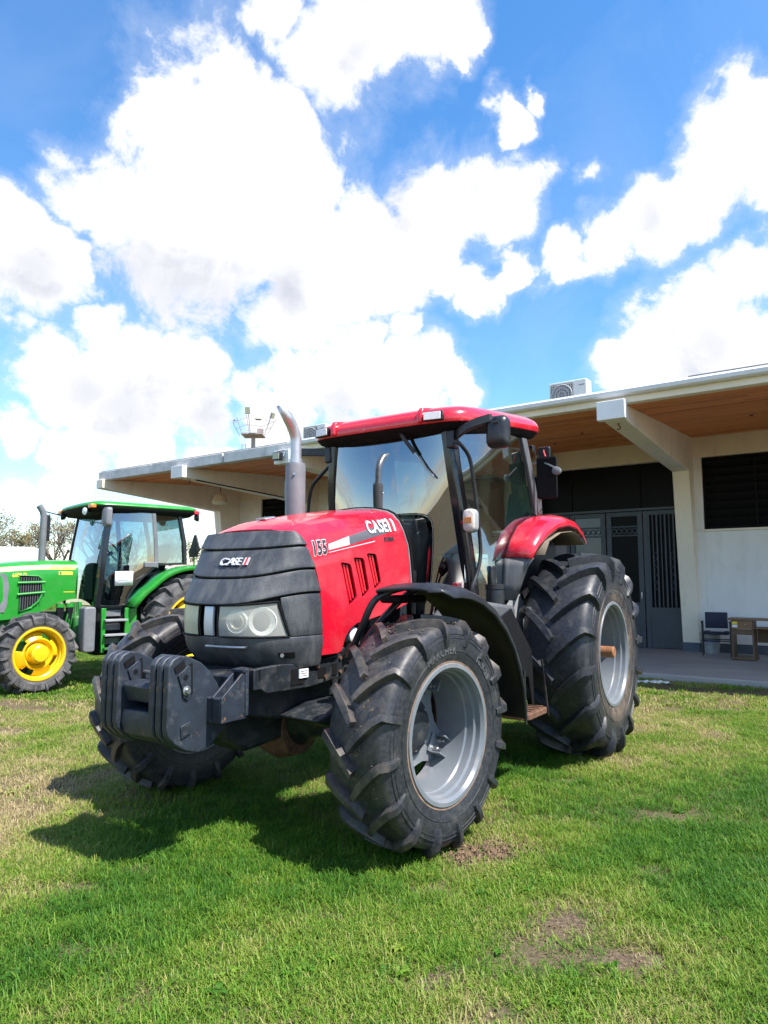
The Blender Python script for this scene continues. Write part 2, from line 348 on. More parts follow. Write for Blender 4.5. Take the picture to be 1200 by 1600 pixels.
def spl(pts, k=6):   # Catmull-Rom through points
    P = [Vector(p) for p in pts]; P = [2 * P[0] - P[1]] + P + [2 * P[-1] - P[-2]]; out = []
    for i in range(1, len(P) - 2):
        for j in range(k):
            t = j / k; a, b, c, d = P[i - 1:i + 3]
            out.append(.5 * ((2 * b) + (c - a) * t + (2 * a - 5 * b + 4 * c - d) * t * t + (3 * b - a - 3 * c + d) * t ** 3))
    return out + [P[-2]]
def lerp(a, b, t): return a + (b - a) * t
def itp(x, tab):
    xs = [q[0] for q in tab]; ys = [q[1] for q in tab]
    return float(np.interp(x, xs, ys)) if xs[0] < xs[-1] else float(np.interp(x, xs[::-1], ys[::-1]))
def rrect(cx, cy, w, h, r, n=4):
    out = []
    for sx, sy, a0 in ((1, 1, 0), (-1, 1, 90), (-1, -1, 180), (1, -1, 270)):
        for k in range(n + 1):
            a = R_(a0 + 90 * k / n); out.append((cx + sx * (w / 2 - r) + r * math.cos(a), cy + sy * (h / 2 - r) + r * math.sin(a)))
    return out
FONTCACHE = {}
def text_mesh(s, size, ext=.0015, bold=.0, shear=0.0, spacing=1.0):
    cu = bpy.data.curves.new('lettering', 'FONT'); cu.body = s; cu.size = size; cu.extrude = ext; cu.offset = bold; cu.shear = shear
    cu.align_x = 'CENTER'; cu.align_y = 'CENTER'; cu.resolution_u = 3; cu.space_character = spacing
    o = bpy.data.objects.new('lettering', cu); COL.objects.link(o)
    dg = bpy.context.evaluated_depsgraph_get()
    me = bpy.data.meshes.new_from_object(o.evaluated_get(dg))
    vs_ = [v.co.copy() for v in me.vertices]; fs = [tuple(p.vertices) for p in me.polygons]
    bpy.data.objects.remove(o); bpy.data.curves.remove(cu); bpy.data.meshes.remove(me)
    return vs_, fs
def sliced(vs_, fs, step):   # cut lettering into thin bands so that it can follow a curved panel
    me = bpy.data.meshes.new('tmp'); me.from_pydata(vs_, [], fs); bm = bmesh.new(); bm.from_mesh(me)
    ys = [v.co.y for v in bm.verts]; y = min(ys) + step
    while y < max(ys):
        bmesh.ops.bisect_plane(bm, geom=bm.verts[:] + bm.edges[:] + bm.faces[:], plane_co=(0, y, 0), plane_no=(0, 1, 0)); y += step
    bm.to_mesh(me); bm.free(); out = [v.co.copy() for v in me.vertices], [tuple(p.vertices) for p in me.polygons]
    bpy.data.meshes.remove(me); return out
def text_on(name, s, size, m, parent, origin, ax=(-1, 0, 0), ay=(0, 0, 1), warp=None, sx=1.0, **k):
    vs_, fs = text_mesh(s, size, **k)
    if warp: vs_, fs = sliced(vs_, fs, size / 8)
    ax, ay = Vector(ax).normalized(), Vector(ay).normalized(); az = ax.cross(ay); O_ = Vector(origin)
    out = [O_ + ax * v.x * sx + ay * v.y + az * v.z for v in vs_]
    if warp: out = [warp(p, v.z) for p, v in zip(out, vs_)]
    return MB().add(out, fs).build(name, m, parent, smooth=None)

# ------------------------------------------------------------------ ground
gm = bpy.data.materials.new('lawn_soil'); gm.use_nodes = True; nt = gm.node_tree; pb = nt.nodes['Principled BSDF']; pb.inputs['Roughness'].default_value = .95
pb.inputs['Specular IOR Level'].default_value = .1
tcn = nt.nodes.new('ShaderNodeTexCoord')
def gn_noise(s, d=6, r=.65, off=0):
    mp = nt.nodes.new('ShaderNodeMapping'); mp.inputs['Location'].default_value = (off, off, 0); nt.links.new(tcn.outputs['Object'], mp.inputs[0])
    n = nt.nodes.new('ShaderNodeTexNoise'); n.inputs['Scale'].default_value = s; n.inputs['Detail'].default_value = d; n.inputs['Roughness'].default_value = r
    nt.links.new(mp.outputs[0], n.inputs['Vector']); return n.outputs['Fac']
def gramp(f, stops):
    r = nt.nodes.new('ShaderNodeValToRGB'); nt.links.new(f, r.inputs[0]); e = r.color_ramp.elements
    while len(e) < len(stops): e.new(.5)
    for q, (p, c) in zip(e, stops): q.position = p; q.color = c + (1,)
    return r.outputs[0]
def gmix(f, a, b):
    n = nt.nodes.new('ShaderNodeMix'); n.data_type = 'RGBA'; nt.links.new(f, n.inputs[0]); nt.links.new(a, n.inputs[6]); nt.links.new(b, n.inputs[7]); return n.outputs[2]
soil = gramp(gn_noise(46, 12, .8), [(.30, (.030, .021, .014)), (.44, (.095, .068, .045)), (.56, (.19, .145, .095)), (.72, (.33, .27, .18))])
turf = gramp(gn_noise(30, 10, .8, 4), [(.28, (.040, .040, .018)), (.46, (.095, .090, .042)), (.60, (.18, .150, .080)), (.75, (.30, .25, .15))])
mskr = nt.nodes.new('ShaderNodeMapRange'); nt.links.new(gn_noise(.55, 5, .6, 9), mskr.inputs[0]); mskr.inputs[1].default_value = .42; mskr.inputs[2].default_value = .58
nt.links.new(gmix(mskr.outputs[0], turf, soil), pb.inputs['Base Color'])
bp = nt.nodes.new('ShaderNodeBump'); bp.inputs['Strength'].default_value = .9; bp.inputs['Distance'].default_value = .02; nt.links.new(gn_noise(40, 6, .7, 2), bp.inputs['Height']); nt.links.new(bp.outputs[0], pb.inputs['Normal'])
def lump(x, y): return .018 * mnoise.noise((x * .9, y * .9, 3.1)) + .008 * mnoise.noise((x * 3.1, y * 3.1, 7.7))
mb = MB(); xs = [-400, -120, -50, -25] + list(np.arange(-14, 14.1, .25)) + [25, 50, 120, 400]; ys = [-120, -30, -8] + list(np.arange(-2, 22, .25)) + [30, 50, 90, 200, 500]
def gz(x, y): return lump(x, y) if -14 < x < 14 and -2 < y < 21.5 else 0.0
mb.grid([[(x, y, gz(x, y)) for x in xs] for y in ys])
o = mb.build('ground', gm, smooth=60); tag(o, 'grassy field ground with bare brown soil showing through', 'ground', kind='structure')

# ------------------------------------------------------------------ the pavilion (local x along the front to the right, local y into the building)
PAV = empty('pavilion', (6.542, 14.779, 0.0), math.atan2(-0.58, 0.814))
tag(PAV, 'long low white pavilion with deep wooden eaves carried on tapered concrete frames', 'building')
pv = PAV
EAVE, ULEFT, URIGHT = -4.95, -14.25, 12.0
ZE, ZW = 4.36, 4.66                      # soffit height at the eave and at the wall
def sof(y): return lerp(ZW, ZE, (y - 0.0) / EAVE)
# veranda floor
mp_ = mat('veranda_floor_screed', (.34, .32, .305), .6, var=.12, vscale_=1.5, bump=.15, bscale=60, dust=(.30, .27, .23), dscale=1.6, dlo=.45, dhi=.8, damt=.5, stretch=(.5, 1.6, 1))
o = MB().box((-1.5, -1.75, -.05), (27, 4.9, .30)).build('veranda_floor', mp_, None, bevel=.02)
o.location = PAV.location; o.rotation_euler = PAV.rotation_euler; tag(o, 'smooth grey concrete veranda floor under the pavilion eaves', 'veranda', kind='structure')
# front wall in pieces round the openings
def wall(u0, u1, z0, z1, y0=0.0, th=.22, m=WALLM, nm='wall', bev=.006):
    return MB().box(((u0 + u1) / 2, y0 + th / 2, (z0 + z1) / 2), (u1 - u0, th, z1 - z0)).build(nm, m, pv, bevel=bev)
wall(.13, .33, .1, 4.21)                  # pier right of the frame
wall(.33, 12, .1, 2.64)                   # under the right window
wall(.13, 12, 4.213, 5.0, m=FRAMEM)                 # over the right window
wall(3.35, 3.75, 2.643, 4.21); wall(6.8, 7.2, 2.643, 4.21)
wall(-3.42, -.13, 4.22, 5.0, nm='lintel', m=FRAMEM)
wall(-14.25, -3.62, 4.22, 5.0, m=FRAMEM)
wall(-14.25, -12.95, .1, 4.217); wall(-11.35, -9.75, .1, 4.217); wall(-8.4, -3.62, .1, 2.64)
wall(-12.95, -11.35, .1, 2.9); wall(-9.75, -8.4, .1, 2.9); wall(-4.3, -3.62, 2.643, 4.217); wall(-8.4, -7.3, 2.643, 4.217)
MB().box((5.9, 4.0, 2.5), (12.2, .2, 5)).build('back_wall', WALLM, pv)
MB().box((-14.15, 4.0, 2.5), (.2, 7.8, 4.9)).build('end_wall', WALLM, pv, bevel=.01)
MB().box((-1.1, 7.9, 2.5), (26.2, .2, 5)).build('back_wall', WALLM, pv)
for u0, u1 in ((.13, 12),): MB().box(((u0 + u1) / 2, -.012, .19), (u1 - u0, .02, .18)).build('skirting', SKIRT, pv)
MB().box((-9, -.012, .19), (10.6, .02, .18)).build('skirting', SKIRT, pv)
# windows with dark louvres
def window(u0, u1, z0, z1, nv=1, nl=9):
    fr = MB()
    for z in (z0 + .025, z1 - .025): fr.box(((u0 + u1) / 2, .09, z), (u1 - u0, .06, .05))
    for u in [u0 + .02] + [lerp(u0, u1, k / (nv + 1)) for k in range(1, nv + 1)] + [u1 - .02]: fr.box((u, .088, (z0 + z1) / 2), (.04, .055, z1 - z0 - .10))
    w = fr.build('window', BLACKM, pv)
    MB().box(((u0 + u1) / 2, .18, (z0 + z1) / 2), (u1 - u0, .01, z1 - z0)).build('pane', DARKG, w)
    rot = Matrix.Rotation(R_(38), 3, 'X')
    s0 = None
    for k in range(nl):
        z = z0 + .06 + (z1 - z0 - .12) * (k + .5) / nl
        if s0 is None: s0 = MB().box((0, 0, 0), (u1 - u0 - .09, .006, (z1 - z0) / nl * 1.05), rot).build('louvre', LOUV, w, loc=((u0 + u1) / 2, .11, z))
        else:
            c = s0.copy(); COL.objects.link(c); c.location.z = z
    MB().box(((u0 + u1) / 2, -.02, z0 - .022), (u1 - u0 + .06, .10, .04)).build('sill', FRAMEM, w)
    return w
window(.33, 3.35, 2.66, 4.205, 2, 8); window(3.75, 6.8, 2.66, 4.205, 2, 8)
window(-12.95, -11.35, 2.92, 4.21, 1, 7); window(-9.75, -8.4, 2.92, 4.21, 1, 7); window(-7.3, -4.3, 2.66, 4.21, 2, 8)
# doorway: dark transom, folding metal doors
MB().box((-1.78, .16, 3.70), (3.3, .02, 1.04)).build('transom_pane', DARKG, pv)
for u in (-2.6, -1.0): MB().box((u, .135, 3.70), (.03, .03, 1.04)).build('transom_bar', BLACKM, pv)
MB().box((-1.78, .10, 3.175), (3.3, .12, .06)).build('door_head', DOORM, pv, bevel=.006)
MB().box((-3.46, .1, 1.6), (.10, .14, 3.0)).build('door_jamb', DOORM, pv)
def leaf(u0, u1, glass_m, top_light=True):
    d = MB(); w = u1 - u0; c = (u0 + u1) / 2; y = .12
    d.box((u0 + .055, y, 1.62), (.11, .05, 3.03)); d.box((u1 - .055, y, 1.62), (.11, .05, 3.03))
    d.box((c, y, 3.085), (w - .22, .05, .10)); d.box((c, y, .60), (w - .22, .045, .98)); d.box((c, y - .004, 2.80), (w - .22, .05, .035)); d.box((c, y - .004, 2.60), (w - .22, .05, .035))
    o = d.build('door', DOORM, pv, bevel=.005)
    MB().box((c, y + .012, 2.08), (w - .22, .008, 1.96)).build('pane', glass_m, o)
    r = MB()
    n = 5
    for k in range(n):
        uu = u0 + .11 + (w - .22) * (k + .5) / n
        r.lathe([(-.012, .045), (-.012, .062), (.006, .062), (.006, .045)], 14, Matrix.Translation((uu, y - .012, 2.70)))
    r.build('ring_ornament', DOORM, o)
    MB().box((u1 - .05, y - .05, 1.25), (.025, .05, .16)).build('handle', STEEL, o, bevel=.008)
    return o
leaf(-3.40, -2.66, DOORG); leaf(-2.64, -1.80, DOORG); leaf(-1.77, -.97, DARKG)
d = MB(); c0, c1 = -.95, -.14; y = .12
d.box((c0 + .05, y, 1.62), (.10, .05, 3.03)); d.box((c1 - .03, y, 1.62), (.06, .05, 3.03)); d.box(((c0 + c1) / 2 + .02, y, 3.085), (c1 - c0 - .16, .05, .10)); d.box(((c0 + c1) / 2 + .02, y, .55), (c1 - c0 - .16, .045, .88))
gd = d.build('door', DOORM, pv, bevel=.005)
MB().box(((c0 + c1) / 2, y + .02, 2.0), (c1 - c0 - .12, .008, 2.1)).build('pane', DARKG, gd)
for k in range(8):
    u = c0 + .12 + (c1 - c0 - .2) * k / 7
    g = MB(); g.box((u, y - .03, 2.02), (.022 if k % 2 else .035, .022, 2.06))
    if k in (1, 5):
        for z in (1.45, 1.62, 1.79, 1.96, 2.13): g.tube([(u + .05 + .04 * math.cos(a), y - .03, z + .075 * math.sin(a)) for a in np.linspace(0, 2 * math.pi, 10)[:-1]], .008, 5, True)
    g.build('grille_bar', DOORM, gd)
# tapered concrete frames
def bent(u, jy, jz, by, w=.34, block=True):
    prof = [(.25, .1), (by, .1), (jy, jz), (EAVE - .10, 4.12), (EAVE - .10, 4.36), (EAVE + .02, sof(EAVE)), (-.5, sof(-.5) + .02), (.0, ZW + .3), (.25, ZW + .3)]
    f = MB().prism(prof, u - w / 2, u + w / 2, 'x').build('portal_frame', FRAMEM, pv, bevel=.012)
    if not block: return f
    MB().box((u, EAVE - .125, 4.25), (w + .10, .14, .30)).build('end_block', WALLM, f, bevel=.008)
    MB().tube([(u, EAVE + .20, 4.11), (u, EAVE + .20, 4.07), (u + .03, EAVE + .20, 4.05), (u + .03, EAVE + .2, 4.02), (u, EAVE + .2, 4.0), (u - .02, EAVE + .2, 4.02)], .012, 6).build('hook', RUST, f)
    return f
for u in (0, -3.55, -7.1, -10.65): bent(u, -.43, 3.89, -.08)
bent(-14.1, -.85, 3.82, -.40, .30, False)
bent(3.55, -.43, 3.89, -.08); bent(7.1, -.43, 3.89, -.08)
MB().box((0, -.10, .19), (.345, .09, .18)).build('skirting', SKIRT, pv)
# eave beam: painted on the right, raw weathered concrete on the left
MB().box(((-6.7 + URIGHT) / 2, EAVE + .08, 4.425), (URIGHT + 6.7, .16, .105)).build('fascia', FRAMEM, pv, bevel=.008)
g = MB(); pr = [(EAVE - .13, 4.50), (EAVE - .14, 4.56), (EAVE - .10, 4.575), (EAVE - .09, 4.60), (EAVE + .05, 4.60), (EAVE + .05, 4.477), (EAVE - .10, 4.477)]
g.prism(pr, -6.6, URIGHT, 'x'); g.build('gutter', GUTTER, pv, bevel=.004)
for k in range(3):
    u0, u1 = ((-9.13, -6.72), (-11.9, -9.17), (ULEFT, -11.905))[k]
    MB().box(((u0 + u1) / 2, EAVE + .06, 4.465), (u1 - u0, .2, .235)).build('concrete_fascia', CONC, pv, bevel=.012)
# soffit boards, one by one with staggered joints
rows = 37; dy = (-.02 - (EAVE + .16)) / rows
rs = random.Random(3)
meshes = {}
for r in range(rows):
    y = EAVE + .16 + dy * (r + .5); u = ULEFT + .2 - rs.random() * 1.6
    while u < 5.6:
        ln = rs.choice((2.2, 2.8, 3.4)); a, b = max(u, ULEFT + .13), min(u + ln, 6.5); u += ln
        if b - a < .15: continue
        key = rs.randrange(4)
        if key not in meshes:
            mm = MB().box((0, 0, 0), (1, dy - .010, .020)).build('soffit_board', WOODS[key], pv, bevel=0); meshes[key] = mm.data
            bm = bmesh.new(); bm.from_mesh(mm.data); bm.to_mesh(mm.data); bm.free(); o = mm
        else:
            o = bpy.data.objects.new('soffit_board', meshes[key]); COL.objects.link(o); o.parent = pv
        o.location = ((a + b) / 2, y, sof(y) + .009 + rs.uniform(-.004, .004)); o.scale = (b - a - .008, 1, 1); o.rotation_euler = (math.atan2(ZW - ZE, -EAVE), 0, 0)
for u, y in ((-2.3, -1.6), (-1.35, -2.6), (1.6, -2.2), (2.9, -3.0)):
    MB().lathe([(0, .03), (.012, .028), (.012, .0)], 10, Matrix.Translation((u, y, sof(y) - .004)) @ Matrix.Rotation(R_(-90), 4, 'X')).build('knot_hole', BLACKM, pv)
# roof deck
rf = MB(); pr = [(EAVE + .02, 4.615), (EAVE + .02, 4.53), (.1, ZW + .2), (8.1, ZW + .5), (8.1, 5.35), (.5, 5.02)]
rf.prism(pr, ULEFT + .02, URIGHT, 'x').build('roof', ROOFM, pv)
for k in range(7):
    u = 1.7 + k * 1.35
    if u < 7: MB().box((u, EAVE + .35, 4.665), (1.2, .5, .05), Matrix.Rotation(R_(4), 3, 'X')).build('roof_sheet', ROOFM, pv)
# water pipe stubs along the wall below the soffit
MB().tube([(-1.9 - 1.1, -.03, 4.9), (-3.0, -.03, 4.52), (-3.15, -.03, 4.35)], .012, 6).build('cable', RUST, pv)
MB().tube([(-9.3, -.03, 4.6), (-9.3, -.03, 4.3), (-9.9, -.03, 4.0), (-9.9, -.03, 3.2)], .014, 6).build('cable', BLACKM, pv)
MB().tube([(-10.45, -4.7, 4.08), (-10.45, -2.0, 3.97), (-10.45, -.9, 3.92), (-10.45, -.9, 4.1)], .016, 6).build('cable', BLACKM, pv)

def PW(u, y, z): return PAV.matrix_world @ Vector((u, y, z)) if False else Matrix.Translation(PAV.location) @ Matrix.Rotation(PAV.rotation_euler.z, 4, 'Z') @ Vector((u, y, z))
RZ = PAV.rotation_euler.z
# air conditioners on the roof
def aircon(u, y, z, label, w=.80):
    sc_ = .86
    t = empty('air_conditioner', PW(u, y, z), RZ); tag(t, label, 'air conditioner', 'air conditioner units on the pavilion roof')
    b = MB().box((0, 0, .31), (w, .30, .56)).build('casing', ACW, t, bevel=.015)
    MB().prism(rrect(-.12, .31, .50, .48, .04), -.153, -.149, 'y').build('fan_recess', EXHD, t)
    g = MB()
    for k in range(11): g.tube([(-.36 + .048 * k, -.160, .08), (-.36 + .048 * k, -.160, .54)], .0022, 4)
    for k in range(9): g.tube([(-.37, -.157, .09 + .055 * k), (.13, -.157, .09 + .055 * k)], .002, 4)
    for rr in (.08, .15, .22): g.tube([(-.12 + rr * math.cos(a), -.165, .31 + rr * math.sin(a)) for a in np.linspace(0, 2 * math.pi, 20)[:-1]], .005, 4, True)
    g.build('fan_grille', ACW, t)
    for sx in (-.3, .3): MB().box((sx, 0, .015), (.06, .34, .03)).build('foot', STEEL, t)
    MB().box((.30, -.153, .47), (.12, .006, .025)).build('name_strip', LGREY, t)
    t.scale = (sc_, sc_, sc_)
    return t
aircon(-1.02, -4.1, 4.60, 'white air conditioner unit on the roof above the right concrete frame')
aircon(-7.15, -3.9, 4.66, 'white air conditioner unit peeping over the roof just left of the red cab')
# pendant lamp hanging from the soffit
t = empty('pendant_lamp', PW(-12.3, -2.3, 0), RZ); tag(t, 'cream dome pendant lamp hanging under the left end of the wooden soffit', 'lamp')
MB().tube([(0, 0, sof(-2.3)), (0, 0, 4.16)], .012, 6).build('cord', BLACKM, t)
MB().lathe([(0.0, .03), (-.05, .06), (-.10, .16), (-.22, .22), (-.30, .235), (-.34, .21), (-.35, .0)], 24, Matrix.Translation((0, 0, 4.16)) @ Matrix.Rotation(R_(90), 4, 'X')).build('shade', mat('cream_lamp_glass', (.62, .55, .42), .3), t)
# flood lamp bolted to the eave beside the exhaust
t = empty('flood_lamp', PW(-7.1, EAVE - .26, 4.3), RZ); tag(t, 'small black flood lamp fixed to the pavilion eave behind the exhaust pipe', 'lamp')
MB().box((0, -.05, -.06), (.22, .10, .17)).build('lamp_body', BLACKP, t, bevel=.015); MB().box((0, -.104, -.06), (.18, .01, .13)).build('lamp_glass', LENSY, t)
MB().tube([(-.12, 0, -.06), (-.12, .06, .08), (.12, .06, .08), (.12, 0, -.06)], .01, 6).build('bracket', STEEL, t)
MB().tube([(0.1, .15, .25), (0.1, .15, .62), (.13, .15, .70)], .016, 6).build('conduit', GUTTER, t)

# chair and desk on the veranda
t = empty('visitor_chair', PW(.60, -.72, .1), RZ + R_(8)); tag(t, 'navy padded visitor chair with black tube armrests beside the wooden desk', 'chair')
for sx in (-.25, .25):
    MB().tube(spl([(sx, .24, 0), (sx, .20, .42), (sx, .18, .60), (sx, .10, .655), (sx, -.14, .655), (sx, -.20, .60), (sx, -.24, 0)], 4), .0125, 8).build('leg', BLACKP, t)
MB().prism(rrect(0, 0, .46, .44, .06), .42, .475, 'z').build('seat', CHAIRB, t, bevel=.015)
MB().grid([[(lerp(-.21, .21, i / 8), .23 + .03 * (z - .5) / .35 - .03 * (1 - (i / 4 - 1) ** 2) * -1, z) for i in range(9)] for z in (.52, .60, .70, .80, .84)]).build('backrest', CHAIRB, t, solid=.035, bevel=.012)
MB().tube([(-.25, .21, .30), (.25, .21, .30)], .01, 6).build('stretcher', BLACKP, t); MB().tube([(-.25, -.22, .30), (.25, -.22, .30)], .01, 6).build('stretcher', BLACKP, t)
for sx in (-.25, .25): MB().box((sx, -.02, .664), (.05, .24, .022)).build('armrest', BLACKP, t, bevel=.008)
MB().prism(rrect(.02, .02, .26, .2, .01), .478, .484, 'z').build('paper', WHITEP, t)
t = empty('wooden_desk', PW(1.53, -1.15, .1), RZ); tag(t, 'brown wooden desk with a drawer and two-leg pedestal at the right edge', 'desk')
MB().box((.05, 0, .755), (1.35, .56, .03)).build('top', DESKW, t, bevel=.004)
MB().box((-.55, 0, .395), (.03, .42, .69)).build('side_panel', DESKD, t); MB().box((-.20, 0, .395), (.03, .42, .69)).build('side_panel', DESKD, t); MB().box((.62, 0, .38), (.03, .50, .72)).build('side_panel', DESKD, t)
MB().box((-.375, 0, .03), (.42, .46, .035)).build('foot_rail', DESKD, t, bevel=.004)
dr = MB().box((-.375, -.25, .655), (.36, .02, .15)).build('drawer', DESKW, t, bevel=.004); MB().box((-.375, -.02, .655), (.315, .42, .12)).build('drawer_box', DESKD, dr)
MB().lathe([(0, .012), (-.012, .016), (-.02, .012), (-.02, 0)], 10, Matrix.Translation((-.31, -.262, .665))).build('knob', STEEL, dr)
MB().box((-.49, -.262, .69), (.085, .003, .05)).build('sticker', YDEC, dr); MB().box((-.49, -.262, .632), (.085, .003, .05)).build('sticker', WHITED, dr)
MB().box((-.375, -.20, .52), (.315, .03, .10)).build('rail', DESKD, t)
MB().box((.22, -.05, .60), (.80, .40, .02)).build('keyboard_shelf', DESKW, t); MB().box((.22, .20, .45), (.80, .018, .28)).build('back_panel', DESKD, t)
t = empty('storage_tub', PW(.42, -.35, .1), RZ); tag(t, 'translucent white plastic tub on the floor behind the navy chair', 'tub')
MB().lathe([(0, .0), (0, .15), (.02, .155), (.40, .19), (.40, .205), (.425, .205), (.425, 0)], 20, Matrix.Rotation(R_(90), 4, 'X')).build('bucket', mat('tub_plastic', (.34, .36, .37), .4, var=.2, vscale_=12), t)
MB().lathe([(0, .17), (0, .183), (.03, .184), (.03, .172)], 20, Matrix.Translation((0, 0, .24)) @ Matrix.Rotation(R_(90), 4, 'X')).build('band', INKB, t)
# white scraps of film by the veranda edge
q = Vector((4.02, 10.9, 0.02))
mb = MB(); rr = random.Random(5)
mb.grid([[(q.x - .32 + .05 * i, q.y + .04 * j - .1 + .02 * i * -.58, .02 + abs(.05 * mnoise.noise((i * .5, j * .7, 2)))) for i in range(14)] for j in range(6)])
tag(mb.build('plastic_sheet', WHITEP, None, solid=.002), 'crumpled scrap of white plastic on the grass at the veranda edge', 'plastic scrap')

# ------------------------------------------------------------------ floodlight mast behind the pavilion
t = empty('floodlight_mast', (-7.72, 40, 0)); tag(t, 'tall floodlight mast with a railed basket rising behind the pavilion roof', 'floodlight mast')
MB().tube([(0, 0, 0), (0, 0, 10.1)], [.20, .12], 14).build('pole', PINKST, t)
MB().prism([(-.62, -.62), (.62, -.62), (.62, .62), (-.62, .62)], 10.08, 10.16, 'z').build('platform', PINKST, t)
rg = MB()
top = [(-.95, -.95), (.95, -.95), (.95, .95), (-.95, .95)]; bot = [(-.6, -.6), (.6, -.6), (.6, .6), (-.6, .6)]
rot = Matrix.Rotation(R_(38), 3, 'Z')
for (a, b), (c, d) in zip(top, bot): rg.tube([rot @ Vector((c, d, 10.15)), rot @ Vector((a, b, 11.05))], .015, 5)
for f in (.45, .85): rg.tube([rot @ Vector((lerp(c, a, f), lerp(d, b, f), lerp(10.15, 11.05, f))) for (a, b), (c, d) in zip(top, bot)], .011, 5, True)
for x, y_, z1 in ((-.15, -.8, 11.2), (-1.0, 0, 11.2), (1.0, 0, 11.2)): rg.tube([(x * .65, y_ * .6, 10.15), (x, y_, z1)], .022, 6)
rg.build('railing', PINKST, t)
for (x, y_, z, ax, az, w, h_) in ((-.2, -.85, 11.42, 10, -8, .30, .40), (1.12, -.1, 11.3, 25, 50, .26, .36), (.45, -.9, 10.92, -35, 5, .34, .20), (-1.1, 0, 11.05, -60, -60, .2, .18)):
    M = Matrix.Rotation(R_(az), 3, 'Z') @ Matrix.Rotation(R_(ax), 3, 'X')
    l = MB().box((x, y_, z), (w, .10, h_), M).build('floodlight', LGREY, t, bevel=.02)
    MB().box(Vector((x, y_, z)) + M @ Vector((0, -.075, 0)), (w * .86, .01, h_ * .86), M).build('lamp_glass', LENSY, l)
MB().box((.35, .3, 10.40), (.34, .25, .35)).build('control_box', PINKST, t)
lad = MB()
for x in (-.62, -.42): lad.tube([(x, -.2, 0), (x, -.2, 9.6)], .015, 5)
for k in range(32): lad.tube([(-.62, -.2, .3 * k + .2), (-.42, -.2, .3 * k + .2)], .01, 5)
lad.build('ladder', PINKST, t)

# ------------------------------------------------------------------ tractor wheels
def tyre_mb(R, w, rr, nl, tw, lh=.05, lw=.05, kk=.46):
    H = R - rr; Rc = R - lh
    half = [(.42 * w, rr - .012), (.455 * w, rr + .012), (.462 * w, rr + .035), (.485 * w, rr + .2 * H), (.50 * w, rr + .42 * H), (.492 * w, rr + .62 * H), (.468 * w, Rc - .13 * H), (.43 * w, Rc - .055 * H), (.34 * w, Rc - .022 * H), (.18 * w, Rc - .006), (0, Rc)]
    prof = half + [(-y, r) for y, r in half[-2::-1]]
    mb = MB().lathe(prof, 72)
    for s_ in (1, -1):      # moulded ribs on the sidewalls
        for rr_, yy in ((rr + .30 * H, .4925 * w), (rr + .56 * H, .4955 * w), (rr + .64 * H, .4915 * w)): mb.lathe([(s_ * (yy - .004), rr_ - .004), (s_ * (yy + .003), rr_ - .001), (s_ * (yy + .003), rr_ + .001), (s_ * (yy - .004), rr_ + .004)], 72)
    path = [(-.035, 0, 0, 1, 1.0), (.10, .008, 0, 1, 1.0), (.22, .012, 0, 1, 1.0), (.34, .03, .05, 1, 1.0), (.425, .06, .22, .97, 1.0), (.462, .12, .75, .66, .80), (.486, .22, .97, .22, .50), (.494, .30, 1, .05, .26), (.499, .40, 1, 0, .10)]
    for side in (1, -1):
        for k in range(nl):
            ph0 = 2 * math.pi * (k + (0 if side > 0 else .5)) / nl
            rings = []; pts = []
            for y, dr, ny, nr, hf in path:
                s = min(1, max(0, (y + .035) / .46)); pts.append((y * w, Rc - dr * H - .012, tw * kk * w / R * (s ** .9), ny, nr, hf))
            for i, (y, r, ph, ny, nr, hf) in enumerate(pts):
                a, b = pts[max(0, i - 1)], pts[min(len(pts) - 1, i + 1)]
                ty, tp = b[0] - a[0], (b[2] - a[2]) * r; l = math.hypot(ty, tp) or 1e-6
                if i > 5: ty, tp, l = 0.02, 0, .02
                ny_, np_ = (-tp / l, ty / l) if i <= 5 else (0, 1)
                hh = (lh + .012) * hf + (.004 if hf < .3 else 0)
                q = []
                for off, up in ((-.62, 0), (-.42, 1), (.42, 1), (.62, 0)):
                    yy = y + ny_ * off * lw + ny * hh * up; rad = r + nr * hh * up; pp = ph0 + ph + np_ * off * lw / R
                    yy = max(-.035 * w, yy) if i < 3 else yy
                    q.append((rad * math.cos(pp), side * yy, rad * math.sin(pp)))
                rings.append(q)
            mb.loft(rings)
    return mb
def arc_text(s, rad, ang, size, yplane, parent, outer=1, name='sidewall_lettering'):
    vs_, fs = text_mesh(s, size, ext=.0012, bold=.002, spacing=1.1)
    out = []
    for v in vs_:
        a = ang + outer * v.x / rad; r = rad + v.y
        out.append((r * math.cos(a), yplane + v.z, r * math.sin(a)))
    return MB().add(out, fs).build(name, LETTER, parent, smooth=None)
